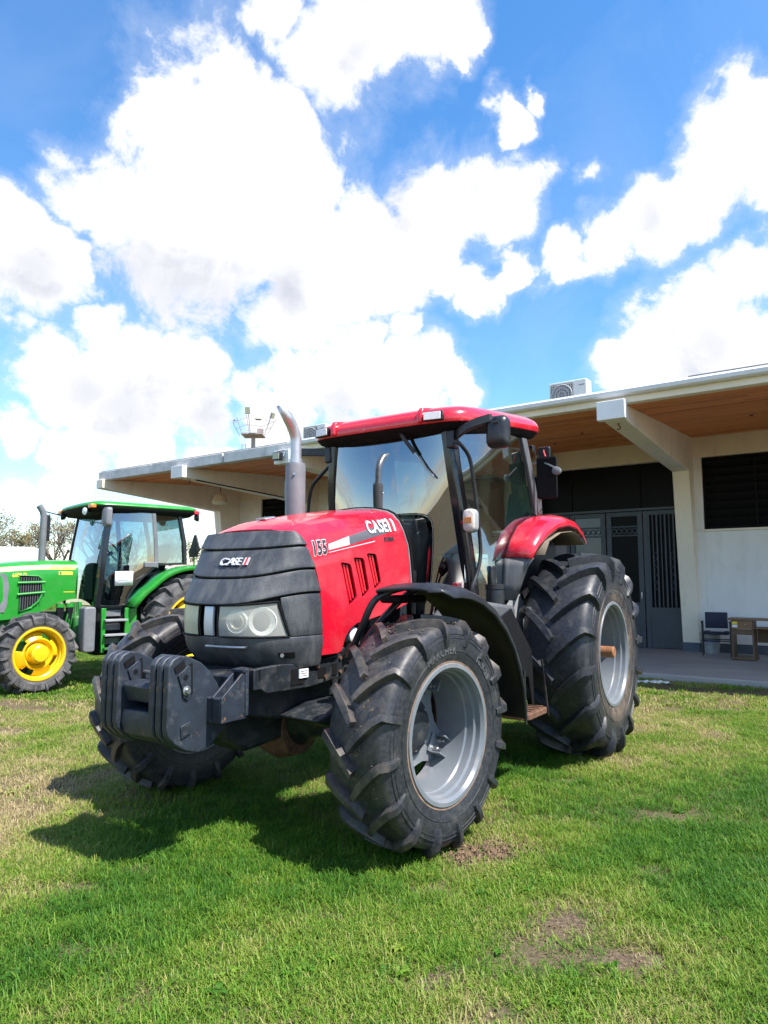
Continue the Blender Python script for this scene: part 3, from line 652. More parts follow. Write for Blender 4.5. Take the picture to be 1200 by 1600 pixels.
def wheel(parent, loc, R, w, rr, nl, side, steer, rub, rimm, disc_y, kind, texts=(), lh=.05, lw=.05, hubm=None):
    wh = empty('wheel', loc, R_(steer) + (0 if side > 0 else math.pi), parent)
    tyre_mb(R, w, rr, nl, side, lh, lw).build('tyre', rub, wh, smooth=42)
    f = .45 * w
    prof = [(f - .004, rr + .016), (f + .006, rr + .010), (f + .006, rr - .006), (f - .012, rr - .018), (f - .045, rr - .020), (f - .055, rr - .034), (f - .10, rr - .036), (f - .11, rr - .044), (disc_y + .03, rr - .048), (disc_y - .02, rr - .055), (-f + .08, rr - .05), (-f + .05, rr - .022), (-f, rr + .012)]
    rim = MB().lathe(prof, 64)
    if kind == 'plain':
        rim.build('rim', rimm, wh, smooth=30, solid=.006)
    MB().lathe([(f + .0035, rr + .014), (f + .0055, rr + .030), (f - .01, rr + .034)], 64).build('bead_ring', BEAD, wh)
    if kind == 'plain':
        d = MB(); P = []
        ro, ri = rr - .052, rr - .125
        for k in range(4):
            for a, r in ((-17, ro), (-9, ro), (0, ro), (9, ro), (17, ro), (30, ri), (45, ri - .015), (60, ri)): t = R_(k * 90 + a + 30); P.append((r * math.cos(t), r * math.sin(t)))
        d.prism(P, disc_y - .012, disc_y, 'y'); d.build('wheel_disc', rimm, wh, bevel=.003)
        br = MB(); bo = MB()
        for k in range(4):
            t = R_(k * 90 + 30); M = Matrix.Rotation(-t, 4, 'Y')
            for dy_ in (-.055, .055):
                br.add(*(lambda b: (b.v, b.f))(MB().box((rr - .085, disc_y + .045, dy_), (.085, .09, .012))), M)
            br.add(*(lambda b: (b.v, b.f))(MB().box((rr - .10, disc_y + .010, 0), (.11, .012, .12))), M)
            for dy_ in (-.028, .028): bo.lathe([(disc_y + .015, .016), (disc_y + .05, .016), (disc_y + .05, .009), (disc_y + .075, .009), (disc_y + .075, 0)], 6, M @ Matrix.Translation((rr - .105, 0, dy_)))
        br.build('rim_bracket', rimm, wh, bevel=.003); bo.build('bolt', STEEL, wh)
        hr = .15 if R < .8 else .20
        MB().lathe([(disc_y - .05, hr + .03), (disc_y + .012, hr + .03), (disc_y + .014, hr), (disc_y + .05, hr - .01), (disc_y + .055, hr - .03), (disc_y + .075, hr - .05), (disc_y + .08, hr - .08), (disc_y + .082, 0)], 32).build('hub', CHASSIS, wh, bevel=0)
        nb = MB()
        for k in range(8):
            t = 2 * math.pi * k / 8; nb.lathe([(disc_y + .01, .014), (disc_y + .04, .014), (disc_y + .04, 0)], 6, Matrix.Translation(((hr - .022) * math.cos(t), 0.012, (hr - .022) * math.sin(t))))
        nb.build('wheel_nut', STEEL, wh)
    else:
        # pressed yellow disc with four long openings
        rim.build('rim', rimm, wh, smooth=30, solid=.006)
        rows = []
        for r, y in ((rr - .045, disc_y + .02), (rr - .075, disc_y + .055), (rr - .14, disc_y + .09), (.205, disc_y + .10), (.16, disc_y + .03), (0.12, disc_y + .03)):
            rows.append([(r * math.cos(t), y, r * math.sin(t)) for t in np.linspace(0, 2 * math.pi, 65)[:-1]])
        g = MB(); vs_ = [p for r in rows for p in r]; fs = []
        for i in range(len(rows) - 1):
            for k in range(64):
                kk_ = k % 16
                if i in (0, 1) and 2 <= kk_ <= (8 if i == 0 else 7): continue
                fs.append((i * 64 + k, i * 64 + (k + 1) % 64, (i + 1) * 64 + (k + 1) % 64, (i + 1) * 64 + k))
        g.add(vs_, fs).build('wheel_disc', rimm, wh, solid=.012, smooth=30)
        MB().lathe([(disc_y - .02, .15), (disc_y + .06, .15), (disc_y + .075, .135), (disc_y + .17, .125), (disc_y + .19, .10), (disc_y + .195, 0)], 32).build('hub', rimm, wh, smooth=30)
        nb = MB()
        for k in range(8):
            t = 2 * math.pi * k / 8 + .2; nb.lathe([(disc_y + .03, .013), (disc_y + .055, .013), (disc_y + .055, 0)], 6, Matrix.Translation((.172 * math.cos(t), 0, .172 * math.sin(t))))
        nb.build('wheel_nut', rimm, wh)
    for (s, rad, ang, size, outer) in texts:
        yp = np.interp((rad - rr) / (R - rr), [.1, .2, .42, .62, .8], [.470 * w, .485 * w, .50 * w, .492 * w, .468 * w]) + .0005
        arc_text(s, rad, R_(ang), size, yp, wh, outer)
    return wh

# ------------------------------------------------------------------ the red tractor (local x forward, y to its left, z up; origin on the ground under the rear axle)
RT = empty('red_tractor', (0.889, 7.20, 0.0), R_(236.03))
tag(RT, 'big red farm tractor with dark grille, front weights and grey rims', 'tractor')
T = RT
XF, RF, WF = 2.785, .690, .43
RR, WR = .925, .61
wheel(T, (XF, 1.087, RF - .012), RF, WF, .392, 16, 1, -5, RUBBER, RIMG, -.10, 'plain', (('MARCHER', .485, 78, .062, 1), ('16.9-28', .500, 135, .058, 1), ('RADIAL', .475, 250, .03, 1)), .044, .048)
wheel(T, (XF, -1.087, RF - .012), RF, WF, .392, 16, -1, -5, RUBBER, RIMG, -.10, 'plain', (), .044, .048)
wheel(T, (0, 1.187, RR - .012), RR, WR, .455, 16, 1, 0, RUBBERR, RIMG, -.06, 'plain', (('MEGA X BIB', .575, 96, .075, 1), ('600/65R38', .575, 190, .04, 1)), .066, .062)
wheel(T, (0, -1.187, RR - .012), RR, WR, .455, 16, -1, 0, RUBBERR, RIMG, -.06, 'plain', (), .066, .062)

# -- bonnet
ZT = [(1.85, 2.165), (2.1, 2.14), (2.36, 2.11), (2.7, 2.06), (3.05, 1.99), (3.15, 1.95), (3.25, 1.895)]
ZB = [(1.85, 1.43), (1.95, 1.40), (2.18, 1.345), (2.45, 1.305), (2.60, 1.285), (2.68, 1.25), (2.73, 1.20), (2.765, 1.12), (2.80, 1.10), (3.2, 1.10)]
XB = [(1.05, 2.975), (1.12, 2.98), (1.31, 2.99), (1.51, 3.02), (1.69, 3.085), (1.79, 3.13), (1.86, 3.165), (1.90, 3.19)]
XR = [(1.40, 1.905), (1.56, 1.915), (1.82, 1.96), (1.97, 2.02), (2.06, 2.05), (2.14, 2.03), (2.2, 1.98)]
HW = .47
def prof_h(x):
    zb, zt = itp(x, ZB), itp(x, ZT); d = min(1.0, (zt - 1.45) / .5)
    return [(HW - .015, zb), (HW - .003, lerp(zb, zt - .30, .35)), (HW, lerp(zb, zt - .30, .7)), (HW, zt - .30), (HW - .012, zt - .19), (HW - .038, zt - .115), (HW - .085, zt - .066), (HW - .15, zt - .037), (HW - .26, zt - .014), (HW - .38, zt - .004), (0, zt)]
def yside(x, z):
    p = prof_h(x); return float(np.interp(z, [q[1] for q in p], [q[0] for q in p]))
PJ = 30
def prof_s(x):
    p = prof_h(x); out = []
    for j in range(PJ + 1):
        t = j / PJ * (len(p) - 1); i = min(int(t), len(p) - 2); out.append((lerp(p[i][0], p[i + 1][0], t - i), lerp(p[i][1], p[i + 1][1], t - i)))
    return out
rows = []
ref = prof_s(3.1)
tt = sorted(set([i / 26 for i in range(27)] + [.10, .17, .19, .21, .23, .25, .27, .29, .31, .33, .36]))
for t in tt:
    row = []
    for j in range(PJ + 1):
        zf = ref[j][1]
        xb = itp(zf, XB) if j < PJ * .62 else lerp(itp(zf, XB), 3.225, min(1, (j / PJ - .62) / .38))
        x = xb
        for _ in range(3): zr = prof_s(max(1.86, x))[j][1]
        xr = itp(prof_s(2.0)[j][1], XR)
        x = lerp(xb, xr, t); y, z = prof_s(x)[j]; row.append((x, y, z))
    rows.append(row + [(x, -y, z) for x, y, z in row[-2::-1]])
hood = MB().grid(rows).build('bonnet', RED, T, smooth=40, solid=.012)
# louvred slots cut through both bonnet sides
slots = [((2.812, 1.70), (2.692, 1.69), (2.612, 1.46), (2.708, 1.405)), ((2.668, 1.735), (2.540, 1.735), (2.468, 1.505), (2.557, 1.455)), ((2.512, 1.770), (2.388, 1.768), (2.318, 1.560), (2.408, 1.512))]
cut = MB()
def slot_poly(s, g=0.0):
    a, b, c, d = [Vector((q[0], 0, q[1])) for q in s]; ctr = (a + b + c + d) / 4
    P = []
    for p, n, m in ((a, d, b), (b, a, c), (c, b, d), (d, c, a)):
        e1 = (n - p).normalized() * .028; e2 = (m - p).normalized() * .028
        for k in range(5):
            u = k / 4; q = p + e1 * (1 - u) ** 2 + e2 * u ** 2; q = ctr + (q - ctr) * (1 + g); P.append((q.x, q.z))
    return P
for sy in (1, -1):
    for s in slots: cut.prism(slot_poly(s), sy * .40, sy * .52, 'y')
co = cut.build('slot_cutter', None, T)
bl = hood.modifiers.new('slots', 'BOOLEAN'); bl.object = co; bl.solver = 'EXACT'
bpy.context.view_layer.update()
dg = bpy.context.evaluated_depsgraph_get(); nm_ = bpy.data.meshes.new_from_object(hood.evaluated_get(dg))
hood.modifiers.clear(); hood.data = nm_; bpy.data.objects.remove(co)
hood.data.polygons.foreach_set('use_smooth', [True] * len(hood.data.polygons)); hood.data.set_sharp_from_angle(angle=R_(38))
for sy in (1, -1):
    for s in slots:
        MB().prism(slot_poly(s, .06), sy * .405, sy * .412, 'y').build('slot_back', REDDK, hood)
        a, b, c, d = [Vector((q[0], 0, q[1])) for q in s]
        for k in range(3):
            u = (k + .75) / 3.5
            p0, p1 = a.lerp(b, u), d.lerp(c, u); p0, p1 = p0.lerp(p1, .04), p0.lerp(p1, .97)
            v = MB(); v.hexa([(p1.x - .013, sy * .414, p1.z), (p1.x + .012, sy * .414, p1.z), (p1.x + .012, sy * .452, p1.z), (p1.x - .003, sy * .454, p1.z), (p0.x - .013, sy * .414, p0.z), (p0.x + .012, sy * .414, p0.z), (p0.x + .012, sy * .452, p0.z), (p0.x - .003, sy * .454, p0.z)])
            v.build('vent_slat', RED, hood)
# decals follow the bonnet side
def warp_side(off=.0015, sgn=1):
    def f(p, vz): return Vector((p.x, sgn * (yside(p.x, p.z) + off + max(0, vz)), p.z))
    return f
AXD = Vector((-1, 0, .115)); AYD = Vector((.10, 0, 1))
text_on('number_outline', '155', .125, WHITED, hood, (3.022, .47, 1.782), AXD, AYD, warp_side(.001), sx=.74, bold=.0085, shear=.08, spacing=1.10)
text_on('number_decal', '155', .125, INK, hood, (3.022, .47, 1.782), AXD, AYD, warp_side(.0022), sx=.74, bold=.0050, shear=.08, spacing=1.10)
def strip(name, pts_top, pts_bot, m, off=.002, n=16):
    rows = []
    for k in range(n + 1):
        t = k / n; a = Vector(pts_top[0]).lerp(Vector(pts_top[1]), t); b = Vector(pts_bot[0]).lerp(Vector(pts_bot[1]), t)
        rows.append([(lerp(a.x, b.x, q / 4), yside(lerp(a.x, b.x, q / 4), lerp(a.y, b.y, q / 4)) + off, lerp(a.y, b.y, q / 4)) for q in range(5)])
    return MB().grid(rows).build(name, m, hood)
strip('silver_stripe', ((2.930, 1.815), (2.70, 1.880)), ((2.930, 1.775), (2.70, 1.820)), SILVER)
strip('dark_stripe', ((2.70, 1.880), (2.10, 2.035)), ((2.70, 1.820), (2.10, 1.960)), GREYDEC)
strip('silver_stripe', ((2.930, 1.762), (2.40, 1.862)), ((2.930, 1.757), (2.40, 1.855)), SILVER)
text_on('badge_outline', 'CASE', .125, GREYDEC, hood, (2.345, .47, 1.965), AXD, AYD, warp_side(.003), sx=.86, bold=.008, spacing=1.06)
text_on('badge', 'CASE', .125, WHITED, hood, (2.345, .47, 1.965), AXD, AYD, warp_side(.005), sx=.86, bold=.0015, spacing=1.06)
text_on('badge', 'I', .135, WHITED, hood, (2.192, .47, 1.986), AXD, AYD, warp_side(.005), bold=.004)
text_on('badge', 'I', .120, REDINK, hood, (2.160, .47, 1.988), AXD, AYD, warp_side(.005), bold=.006)
text_on('badge', 'I', .125, WHITED, hood, (2.128, .47, 1.992), AXD, AYD, warp_side(.005), bold=.004)
text_on('model_decal', 'PUMA', .050, INK, hood, (2.215, .47, 1.880), AXD, AYD, warp_side(.002), bold=.002)
# bonnet rear seam: black gasket with two pale edges
def seam(name, dx, m, r):
    pts = []
    for j in range(0, PJ + 1):
        z = prof_s(2.0)[j][1]; x = itp(z, XR) + dx; y, zz = prof_s(max(1.86, x))[j]; pts.append((x, y + .002, zz + .002))
    MB().tube(pts + [(x, -y, z) for x, y, z in pts[-2::-1]], r, 6).build(name, m, T)
seam('bonnet_gasket', -.022, BLACKM, .018); seam('gasket_edge', -.003, LGREY, .006); seam('gasket_edge', -.044, LGREY, .006)
MB().box((3.02, -.02, 2.002), (.10, .09, .014), Matrix.Rotation(R_(12), 3, 'Y')).build('bonnet_latch', CHROME, hood, bevel=.004)
# cowl between bonnet and cab
MB().loft([[(x, y * k, z) for y, z in [(-.46, 1.2), (-.47, 1.9), (-.38, 2.10), (.38, 2.10), (.47, 1.9), (.46, 1.2)]] for x, k in ((1.99, .93), (1.93, .60), (1.66, .42))]).build('cowl', BLACKP, T, bevel=.02)

# -- nose
XFN = [(1.03, 3.36), (1.07, 3.42), (1.14, 3.49), (1.25, 3.525), (1.32, 3.53), (1.44, 3.522), (1.55, 3.46), (1.69, 3.365), (1.80, 3.295), (1.90, 3.232)]
def nose(th, z, off=0.0):
    """th from -1 (right side) to 1 (left side)."""
    a = th * math.pi / 2; e = 2 / 2.7
    xb = itp(z, XB) ; xf = itp(z, XFN)
    hw = yside(3.1, min(z, 1.90)) if z > 1.6 else HW
    hw *= lerp(.93, 1, min(1, (z - 1.03) / .14))
    c, s = max(0, math.cos(a)), math.sin(a)
    x = xb + (xf - xb) * c ** e; y = hw * (abs(s) ** e) * (1 if s >= 0 else -1)
    n = Vector(((xf - xb) * c ** (2 - e) / max(.1, xf - xb) + 1e-6, abs(s) ** (2 - e) * (1 if s >= 0 else -1), .22 if z > 1.45 else 0.0)).normalized()
    return Vector((x, y, z)) + n * off
TH = [-1 + 2 * i / 64 for i in range(65)]
def rise(th): return abs(math.sin(th * math.pi / 2)) ** 2.2
def patch(name, z0, z1, m, parent, th0=-1, th1=1, off=0.0, n=64, rows=5, r0=0.0, r1=0.0, solid=.02, bevel=.005, lip=0.0, s0=0.0, s1=0.0):
    g = []
    for k in range(rows + 1):
        f = k / rows; g.append([])
        for i in range(n + 1):
            th = lerp(th0 + s0 * (.5 - f), th1 + s1 * (.5 - f), i / n); z = lerp(z0 + r0 * rise(th), z1 + r1 * rise(th), f)
            g[-1].append(nose(th, z, off + lip * (1 - f) ** 2))
    return MB().grid(g).build(name, m, parent, smooth=50, solid=solid, bevel=bevel)
gb = patch('grille', 1.06, 1.895, BLACKM, T, off=-.030, solid=.01, bevel=0, rows=12)
patch('grille_panel', 1.782, 1.897, GRILLE, gb, r0=.02, r1=-.008, lip=.010)
patch('grille_panel', 1.598, 1.770, GRILLE, gb, r0=.06, r1=.02, lip=.010)
patch('grille_panel', 1.432, 1.586, GRILLE, gb, r0=.075, r1=.06, lip=.012)
TL = .66
patch('bumper_panel', 1.235, 1.420, GRILLE, gb, TL + .02, 1, r1=.078, r0=0, n=20, lip=.0, s0=.10)
patch('bumper_panel', 1.235, 1.420, GRILLE, gb, -1, -TL - .02, r1=.078, r0=0, n=20, s1=-.10)
patch('bumper_panel', 1.035, 1.232, GRILLE, gb, off=.001)
# head lamps
for sy in (1, -1):
    t0, t1 = (.055, TL) if sy > 0 else (-TL, -.055)
    h = patch('headlight', 1.243, 1.415, LAMPW, T, t0, t1, off=-.045, n=20, solid=.01, bevel=0, r1=.035, s0=0 if sy > 0 else -.10, s1=.10 if sy > 0 else 0)
    for ym, rad, m, sc in ((.22, .068, LAMPW, .40), (.22, .044, LENSY, .40), (.475, .082, LAMPW, .6)):
        th = sy * ym; c = nose(th, 1.328, -.034 if rad != .040 else -.020); a = nose(th, 1.328, .3) - nose(th, 1.328, 0); a.z = 0; a.normalize()
        M = Matrix.Translation(c) @ Vector((0, 1, 0)).rotation_difference(a).to_matrix().to_4x4()
        pr = [(-.012, 0), (-.010, rad * .35), (.004, rad * .8), (.020, rad), (.016, rad * 1.06), (-.01, rad * 1.1)] if rad != .040 else [(.022, 0), (.018, rad * .6), (.004, rad), (-.01, rad * 1.1)]
        MB().lathe(pr, 28, M).build('reflector' if rad != .040 else 'projector_lens', m, h, smooth=50)
    patch('lens', 1.240, 1.418, LENS if sy > 0 else LENSY, h, t0, t1, off=-.004, n=20, solid=0, bevel=0, r1=.035, s0=0 if sy > 0 else -.10, s1=.10 if sy > 0 else 0)
patch('lamp_divider', 1.240, 1.418, SILVER, T, -.022, .022, off=.0, n=6, solid=.02, bevel=.004)
for sy in (1, -1):   # black frames round the lamps
    pts = []; a, b = (.06, TL + .008) if sy > 0 else (-TL - .008, -.06)
    pts += [nose(lerp(a, b, i / 16) + (.05 * i / 16 if sy > 0 else -.05 * (1 - i / 16)), 1.237, .002) for i in range(17)] + [nose(b + (lerp(.05, -.05, i / 6) if sy > 0 else 0), lerp(1.237, 1.424 + .035 * rise(b), i / 6), .002) for i in range(1, 7)]
    pts += [nose(lerp(b, a, i / 16) + (-.05 * (1 - i / 16) if sy > 0 else .05 * i / 16), 1.424 + .035 * rise(lerp(b, a, i / 16)), .002) for i in range(1, 17)]
    MB().tube(pts, .007, 6, True).build('lamp_frame', BLACKM, T)
# nose badge, raised letters
def warp_nose(z0):
    def f(p, vz):
        z = p.z; th = p.y
        return nose(th, z, .012 + (0.010 if vz > 0 else 0))
    return f
def nose_text(s, size, th0, z, m, w, bold=.004):
    vs_, fs = text_mesh(s, size, ext=.002, bold=bold, spacing=.95)
    out = [nose(th0 + v.x * w, z + v.y + .0 * v.x, .014 + (.008 if v.z > 0 else -.006)) for v in vs_]
    MB().add(out, fs).build('nose_badge', m, gb, smooth=None)
nose_text('CASE', .066, .03, 1.690, SILVER, .95, .001); nose_text('I', .066, .135, 1.690, SILVER, .95, .001); nose_text('I', .062, .152, 1.690, REDINK, .95, .002); nose_text('I', .066, .169, 1.690, SILVER, .95, .001)
text_b = patch('badge_shadow', 1.632, 1.668, BLACKM, gb, -.10, .20, off=.004, n=14, solid=.012, bevel=.003)  # black strip below the raised letters, standing in for their shadow
# handle and catch under the lamps
hp = [nose(lerp(-.0, .30, i / 8), 1.178, .035) for i in range(9)]
MB().tube([nose(-.0, 1.178, 0)] + hp + [nose(.30, 1.178, 0)], .0085, 8).build('grab_handle', STEEL, T)
patch('catch_recess', 1.105, 1.142, BLACKM, gb, .60, .76, off=.004, n=8, solid=.008, bevel=.003)
MB().lathe([(0, .012), (.02, .012), (.02, 0)], 8, Matrix.Translation(nose(.63, 1.125, .006)) @ Matrix.Rotation(R_(-50), 4, 'Z')).build('catch_bolt', STEEL, T)

# -- chassis, engine, axles
MB().prism([(3.58, .80), (3.60, 1.03), (3.45, 1.045), (2.6, 1.02), (2.6, .80), (3.2, .72)], -.30, .30, 'y').build('front_support', CHASSIS, T, bevel=.015)
for sy in (1, -1):
    rl = MB().prism([(3.50, .955), (3.52, 1.068), (3.30, 1.072), (3.06, 1.052), (2.72, 1.085), (2.70, .935), (3.05, .905), (3.44, .915)], sy * .375, sy * .415, 'y')
    rl.build('frame_rail', CHASSIS, T, bevel=.006)
    MB().box((3.515, sy * .335, 1.005), (.06, .16, .12)).build('rail_end', CHASSIS, T, bevel=.006)
    for x, z, a, b in ((3.17, .985, .12, .10), (2.93, .985, .08, .07), (2.80, .99, .05, .08)): MB().box((x, sy * .417, z), (a, .006, b)).build('rail_recess', BLACKM, T, bevel=.002)
    MB().box((3.12, sy * .424, 1.0), (.085, .008, .055)).build('serial_plate', WHITED, T)
    for k in range(3): MB().box((3.12, sy * .4285, 1.014 - .014 * k), (.06, .001, .004)).build('plate_print', GREYDEC, T)
    for x, z in ((2.98, 1.03), (2.90, .955), (2.74, 1.06), (2.74, .97)): MB().lathe([(0, .013), (.014, .013), (.014, 0)], 6, Matrix.Translation((x, sy * .415, z)) if sy > 0 else Matrix.Translation((x, -.429, z))).build('rail_bolt', RUST, T)
    # axle arm with its steering knuckle
    ax = MB(); rings = []
    for y, rz_, rx, z in ((.0, .20, .20, .66), (.16, .19, .19, .66), (.28, .13, .14, .67), (.55, .105, .115, .675), (.74, .12, .12, .68), (.80, .15, .14, .68)):
        rings.append([(XF + rx * math.cos(a), sy * y, z + rz_ * math.sin(a)) for a in np.linspace(0, 2 * math.pi, 20)[:-1]])
    ax.loft(rings).build('axle_arm', CHASSIS, T, smooth=50)
    MB().lathe([(.78, .15), (.86, .17), (.93, .165), (1.0, .14), (1.0, 0)], 24, Matrix.Translation((XF, 0, .68)) @ Matrix.Scale(sy, 4, (0, 1, 0))).build('hub_carrier', CHASSIS, T)
    kn = MB().box((XF, sy * .84, .68), (.16, .12, .42)); kn.build('steering_knuckle', CHASSIS, T, bevel=.03)
    MB().tube([(XF + .22, sy * .15, .72), (XF + .20, sy * .80, .70)], .028, 10).build('tie_rod', CHASSIS, T)
    MB().tube([(XF + .24, sy * .12, .75), (XF + .22, sy * .50, .74)], .045, 12).build('steering_cylinder', CHASSIS, T)
    MB().prism([(3.22, .74), (3.0, .80), (2.72, .80), (2.66, .72), (3.0, .66)], sy * .28, sy * .62, 'y').build('axle_guard', CHASSIS, T, bevel=.025)
MB().lathe([(-.16, .0), (-.15, .19), (0, .23), (.15, .19), (.16, 0)], 24, Matrix.Translation((XF + .03, 0, .60))).build('axle_housing', RUST, T, smooth=50)
MB().prism([(2.72, .76), (3.56, .80), (3.50, .62), (3.30, .52), (2.9, .55)], -.14, .14, 'y').build('axle_cradle', CHASSIS, T, bevel=.03)
MB().prism(rrect(0, .70, .10, .17, .045), 3.595, 3.605, 'x').build('tow_eye', BLACKM, T)
MB().box((2.30, 0, 1.25), (1.3, .56, .78)).build('engine', CHASSIS, T, bevel=.04)
MB().box((3.0, 0, 1.4), (.22, .72, .60)).build('radiator', BLACKM, T, bevel=.01)
MB().box((.85, 0, .86), (2.3, .50, .62)).build('gearbox', CHASSIS, T, bevel=.06)
en = MB()
for i in range(9):
    y0 = .30 + .02 * (i % 3); en.tube(spl([(2.95 - i * .11, y0, 1.0 + .05 * (i % 2)), (2.85 - i * .11, y0 + .06, 1.12), (2.75 - i * .11, y0 + .03, 1.25 + .03 * (i % 3))], 4), .014, 6)
en.build('engine_hose', BLACKM, T)
for i, (x, z, s) in enumerate(((2.62, 1.08, .09), (2.48, 1.15, .07), (2.70, .98, .06), (2.34, 1.05, .10), (2.2, 1.2, .08))): MB().box((x, .33, z), (s, .09, s * .9)).build('engine_bracket', STEEL if i % 2 else CHASSIS, T, bevel=.01)
MB().lathe([(0, .055), (.10, .055), (.11, .04), (.11, 0)], 16, Matrix.Translation((2.58, .32, 1.20))).build('oil_filter', WHITED, T)
MB().lathe([(-1.05, .0), (-1.05, .15), (-.55, .17), (-.35, .26), (.35, .26), (.55, .17), (1.05, .15), (1.05, 0)], 24, Matrix.Translation((0, 0, RR))).build('rear_axle', CHASSIS, T, smooth=40)
for sy in (1, -1): MB().lathe([(.98, .052), (1.462, .052), (1.470, .044), (1.470, 0)], 20, Matrix.Translation((0, 0, RR)) @ Matrix.Scale(sy, 4, (0, 1, 0))).build('bar_axle', mat('orange_rust', (.27, .115, .05), .6, var=.2, vscale_=20) if sy > 0 else MATS['orange_rust'], T)
MB().box((-.45, 0, .95), (.5, .5, .5)).build('rear_housing', CHASSIS, T, bevel=.05)

# -- front weights
wprof = [(4.050, 1.128), (4.021, 1.160), (3.978, 1.177), (3.923, 1.168), (3.829, 1.127), (3.770, 1.078), (3.709, 1.004), (3.655, .90), (3.650, .74), (3.719, .685), (3.748, .661), (3.837, .640), (3.925, .668), (3.997, .712), (4.041, .757), (4.053, .80)]
def weight(y):
    o = MB().prism(wprof, -.0215, .0215, 'y').build('front_weight', CASTBL, T, bevel=.009, loc=(0, y, 0), seg=3)
    return o
w0 = None
for y in (.272, .214, .156, -.156, -.214, -.272):
    if w0 is None: w0 = weight(y)
    else:
        c = dup(w0, T); c.location.y = y
for y in (.2985, -.1295):   # the recessed pocket, hole and bolt on the outer faces
    k = MB()
    k.prism([(4.02, 1.118), (3.955, 1.152), (3.945, 1.115), (4.005, 1.085)], y + .0005, y + .002, 'y')
    k.build('pocket_slot', BLACKM, T)
    MB().prism([(3.995, 1.075), (3.93, 1.118), (3.912, 1.115), (3.905, .955), (3.925, .935), (3.955, .95), (3.965, 1.0)], y + .001, y + .006, 'y').build('pocket_pad', CASTBL, T, bevel=.002)
    MB().prism([(3.918, 1.128), (3.900, 1.132), (3.893, .97), (3.906, .95)], y + .002, y + .0045, 'y').build('pocket_slot', BLACKM, T)
    MB().lathe([(y + .004, .016), (y + .0075, .016), (y + .0075, 0)], 14, Matrix.Translation((3.945, 0, 1.058))).build('weight_hole', BLACKM, T)
    MB().lathe([(y + .004, .026), (y + .010, .026), (y + .012, .015), (y + .024, .015), (y + .024, 0)], 12, Matrix.Translation((3.938, 0, .988))).build('weight_bolt', STEEL, T)
MB().prism([(3.965, .805), (3.90, .825), (3.898, .760), (3.962, .738)], .2985, .3035, 'y').build('casting_tab', CASTBL, T, bevel=.003)
MB().prism([(3.958, .798), (3.908, .813), (3.906, .768), (3.955, .750)], .3035, .3045, 'y').build('casting_tab_face', CHASSIS, T)
MB().prism([(3.99, .905), (4.03, .995), (4.0, 1.015), (3.75, 1.01), (3.75, .905)], -.128, .128, 'y').build('tow_block', CASTBL, T, bevel=.008)
MB().prism([(4.02, .865), (4.03, .80), (4.01, .735), (3.95, .69), (3.7, .68), (3.7, .865)], -.128, .128, 'y').build('tow_block', CASTBL, T, bevel=.008)
MB().tube([(3.88, -.13, 1.05), (3.88, .13, 1.05)], .012, 8).build('weight_rod', STEEL, T)
MB().box((3.74, 0, .885), (.2, .25, .05)).build('weight_core', BLACKM, T)
# carrier with gussets
cr = MB(); cr.box((3.70, 0, .865), (.17, .80, .135)); cr.build('weight_carrier', CASTBL, T, bevel=.006)
for y in (.405, .335, -.335, -.405):
    MB().prism([(3.785, .935), (3.625, 1.06), (3.60, 1.06), (3.60, .80), (3.785, .80)], y - .007, y + .007, 'y').build('carrier_gusset', CASTBL, T, bevel=.003)
for sy in (1, -1): MB().box((3.60, sy * .37, .945), (.025, .10, .26)).build('carrier_plate', CASTBL, T, bevel=.004); MB().box((3.61, sy * .37, 1.066), (.05, .10, .012)).build('carrier_cap', CASTBL, T)

# -- dried mud caught between the lugs of the near front tyre
mw = [c for c in T.children if c.name.startswith('wheel')][0]
md_ = MB(); rs = random.Random(21)
for k in range(300):
    if k < 270: ph = R_(rs.gauss(92, 16)); y = rs.uniform(-.40, .40) * WF; r = RF - .044 + rs.uniform(-.004, .010)
    else: ph = R_(rs.uniform(-25, 60)); y = rs.choice((-.03, .06, .1, .32)) * WF + rs.gauss(0, .02); r = RF - .044 + rs.uniform(-.004, .008)
    s = rs.uniform(.004, .011); M = Matrix.Translation((r * math.cos(ph), y, r * math.sin(ph))) @ Matrix.Rotation(rs.uniform(0, 6), 4, 'Z') @ Matrix.Rotation(rs.uniform(0, 6), 4, 'X')
    md_.add([Vector(p) * s for p in ((1, 0, 0), (-.8, .2, 0), (0, .9, .1), (.1, -1, 0), (0, 0, .8), (0, .1, -.8))], [(0, 2, 4), (2, 1, 4), (1, 3, 4), (3, 0, 4), (2, 0, 5), (1, 2, 5), (3, 1, 5), (0, 3, 5)], M)
mo_ = md_.build('dried_mud', mat('dried_mud', (.13, .10, .07), .95, var=.35, vscale_=30), mw, smooth=None); mo_['kind'] = 'stuff'
# -- exhaust
E0 = (2.17, -.5)
MB().lathe([(1.95, .0), (1.95, .079), (2.0, .083), (2.52, .083), (2.55, .076), (2.555, .0)], 28, Matrix.Translation((E0[0], E0[1], 0)) @ Matrix.Rotation(R_(90), 4, 'X')).build('muffler_shield', EXHD, T, smooth=35)
ep = spl([(2.17, -.5, 2.54), (2.17, -.5, 2.68), (2.175, -.5, 2.77), (2.215, -.5, 2.85), (2.265, -.5, 2.91)], 5)
ex = MB(); n = 20; rings = []
for i, p in enumerate(ep):
    t = (Vector(ep[min(i + 1, len(ep) - 1)]) - Vector(ep[max(i - 1, 0)])).normalized(); u = Vector((0, 1, 0)); w_ = t.cross(u)
    rings.append([Vector(p) + (u * math.cos(2 * math.pi * k / n) + w_ * math.sin(2 * math.pi * k / n)) * .047 for k in range(n)])
last = rings[-1]; c0 = Vector(ep[-1]); w_ = (rings[-1][n // 4] - c0)
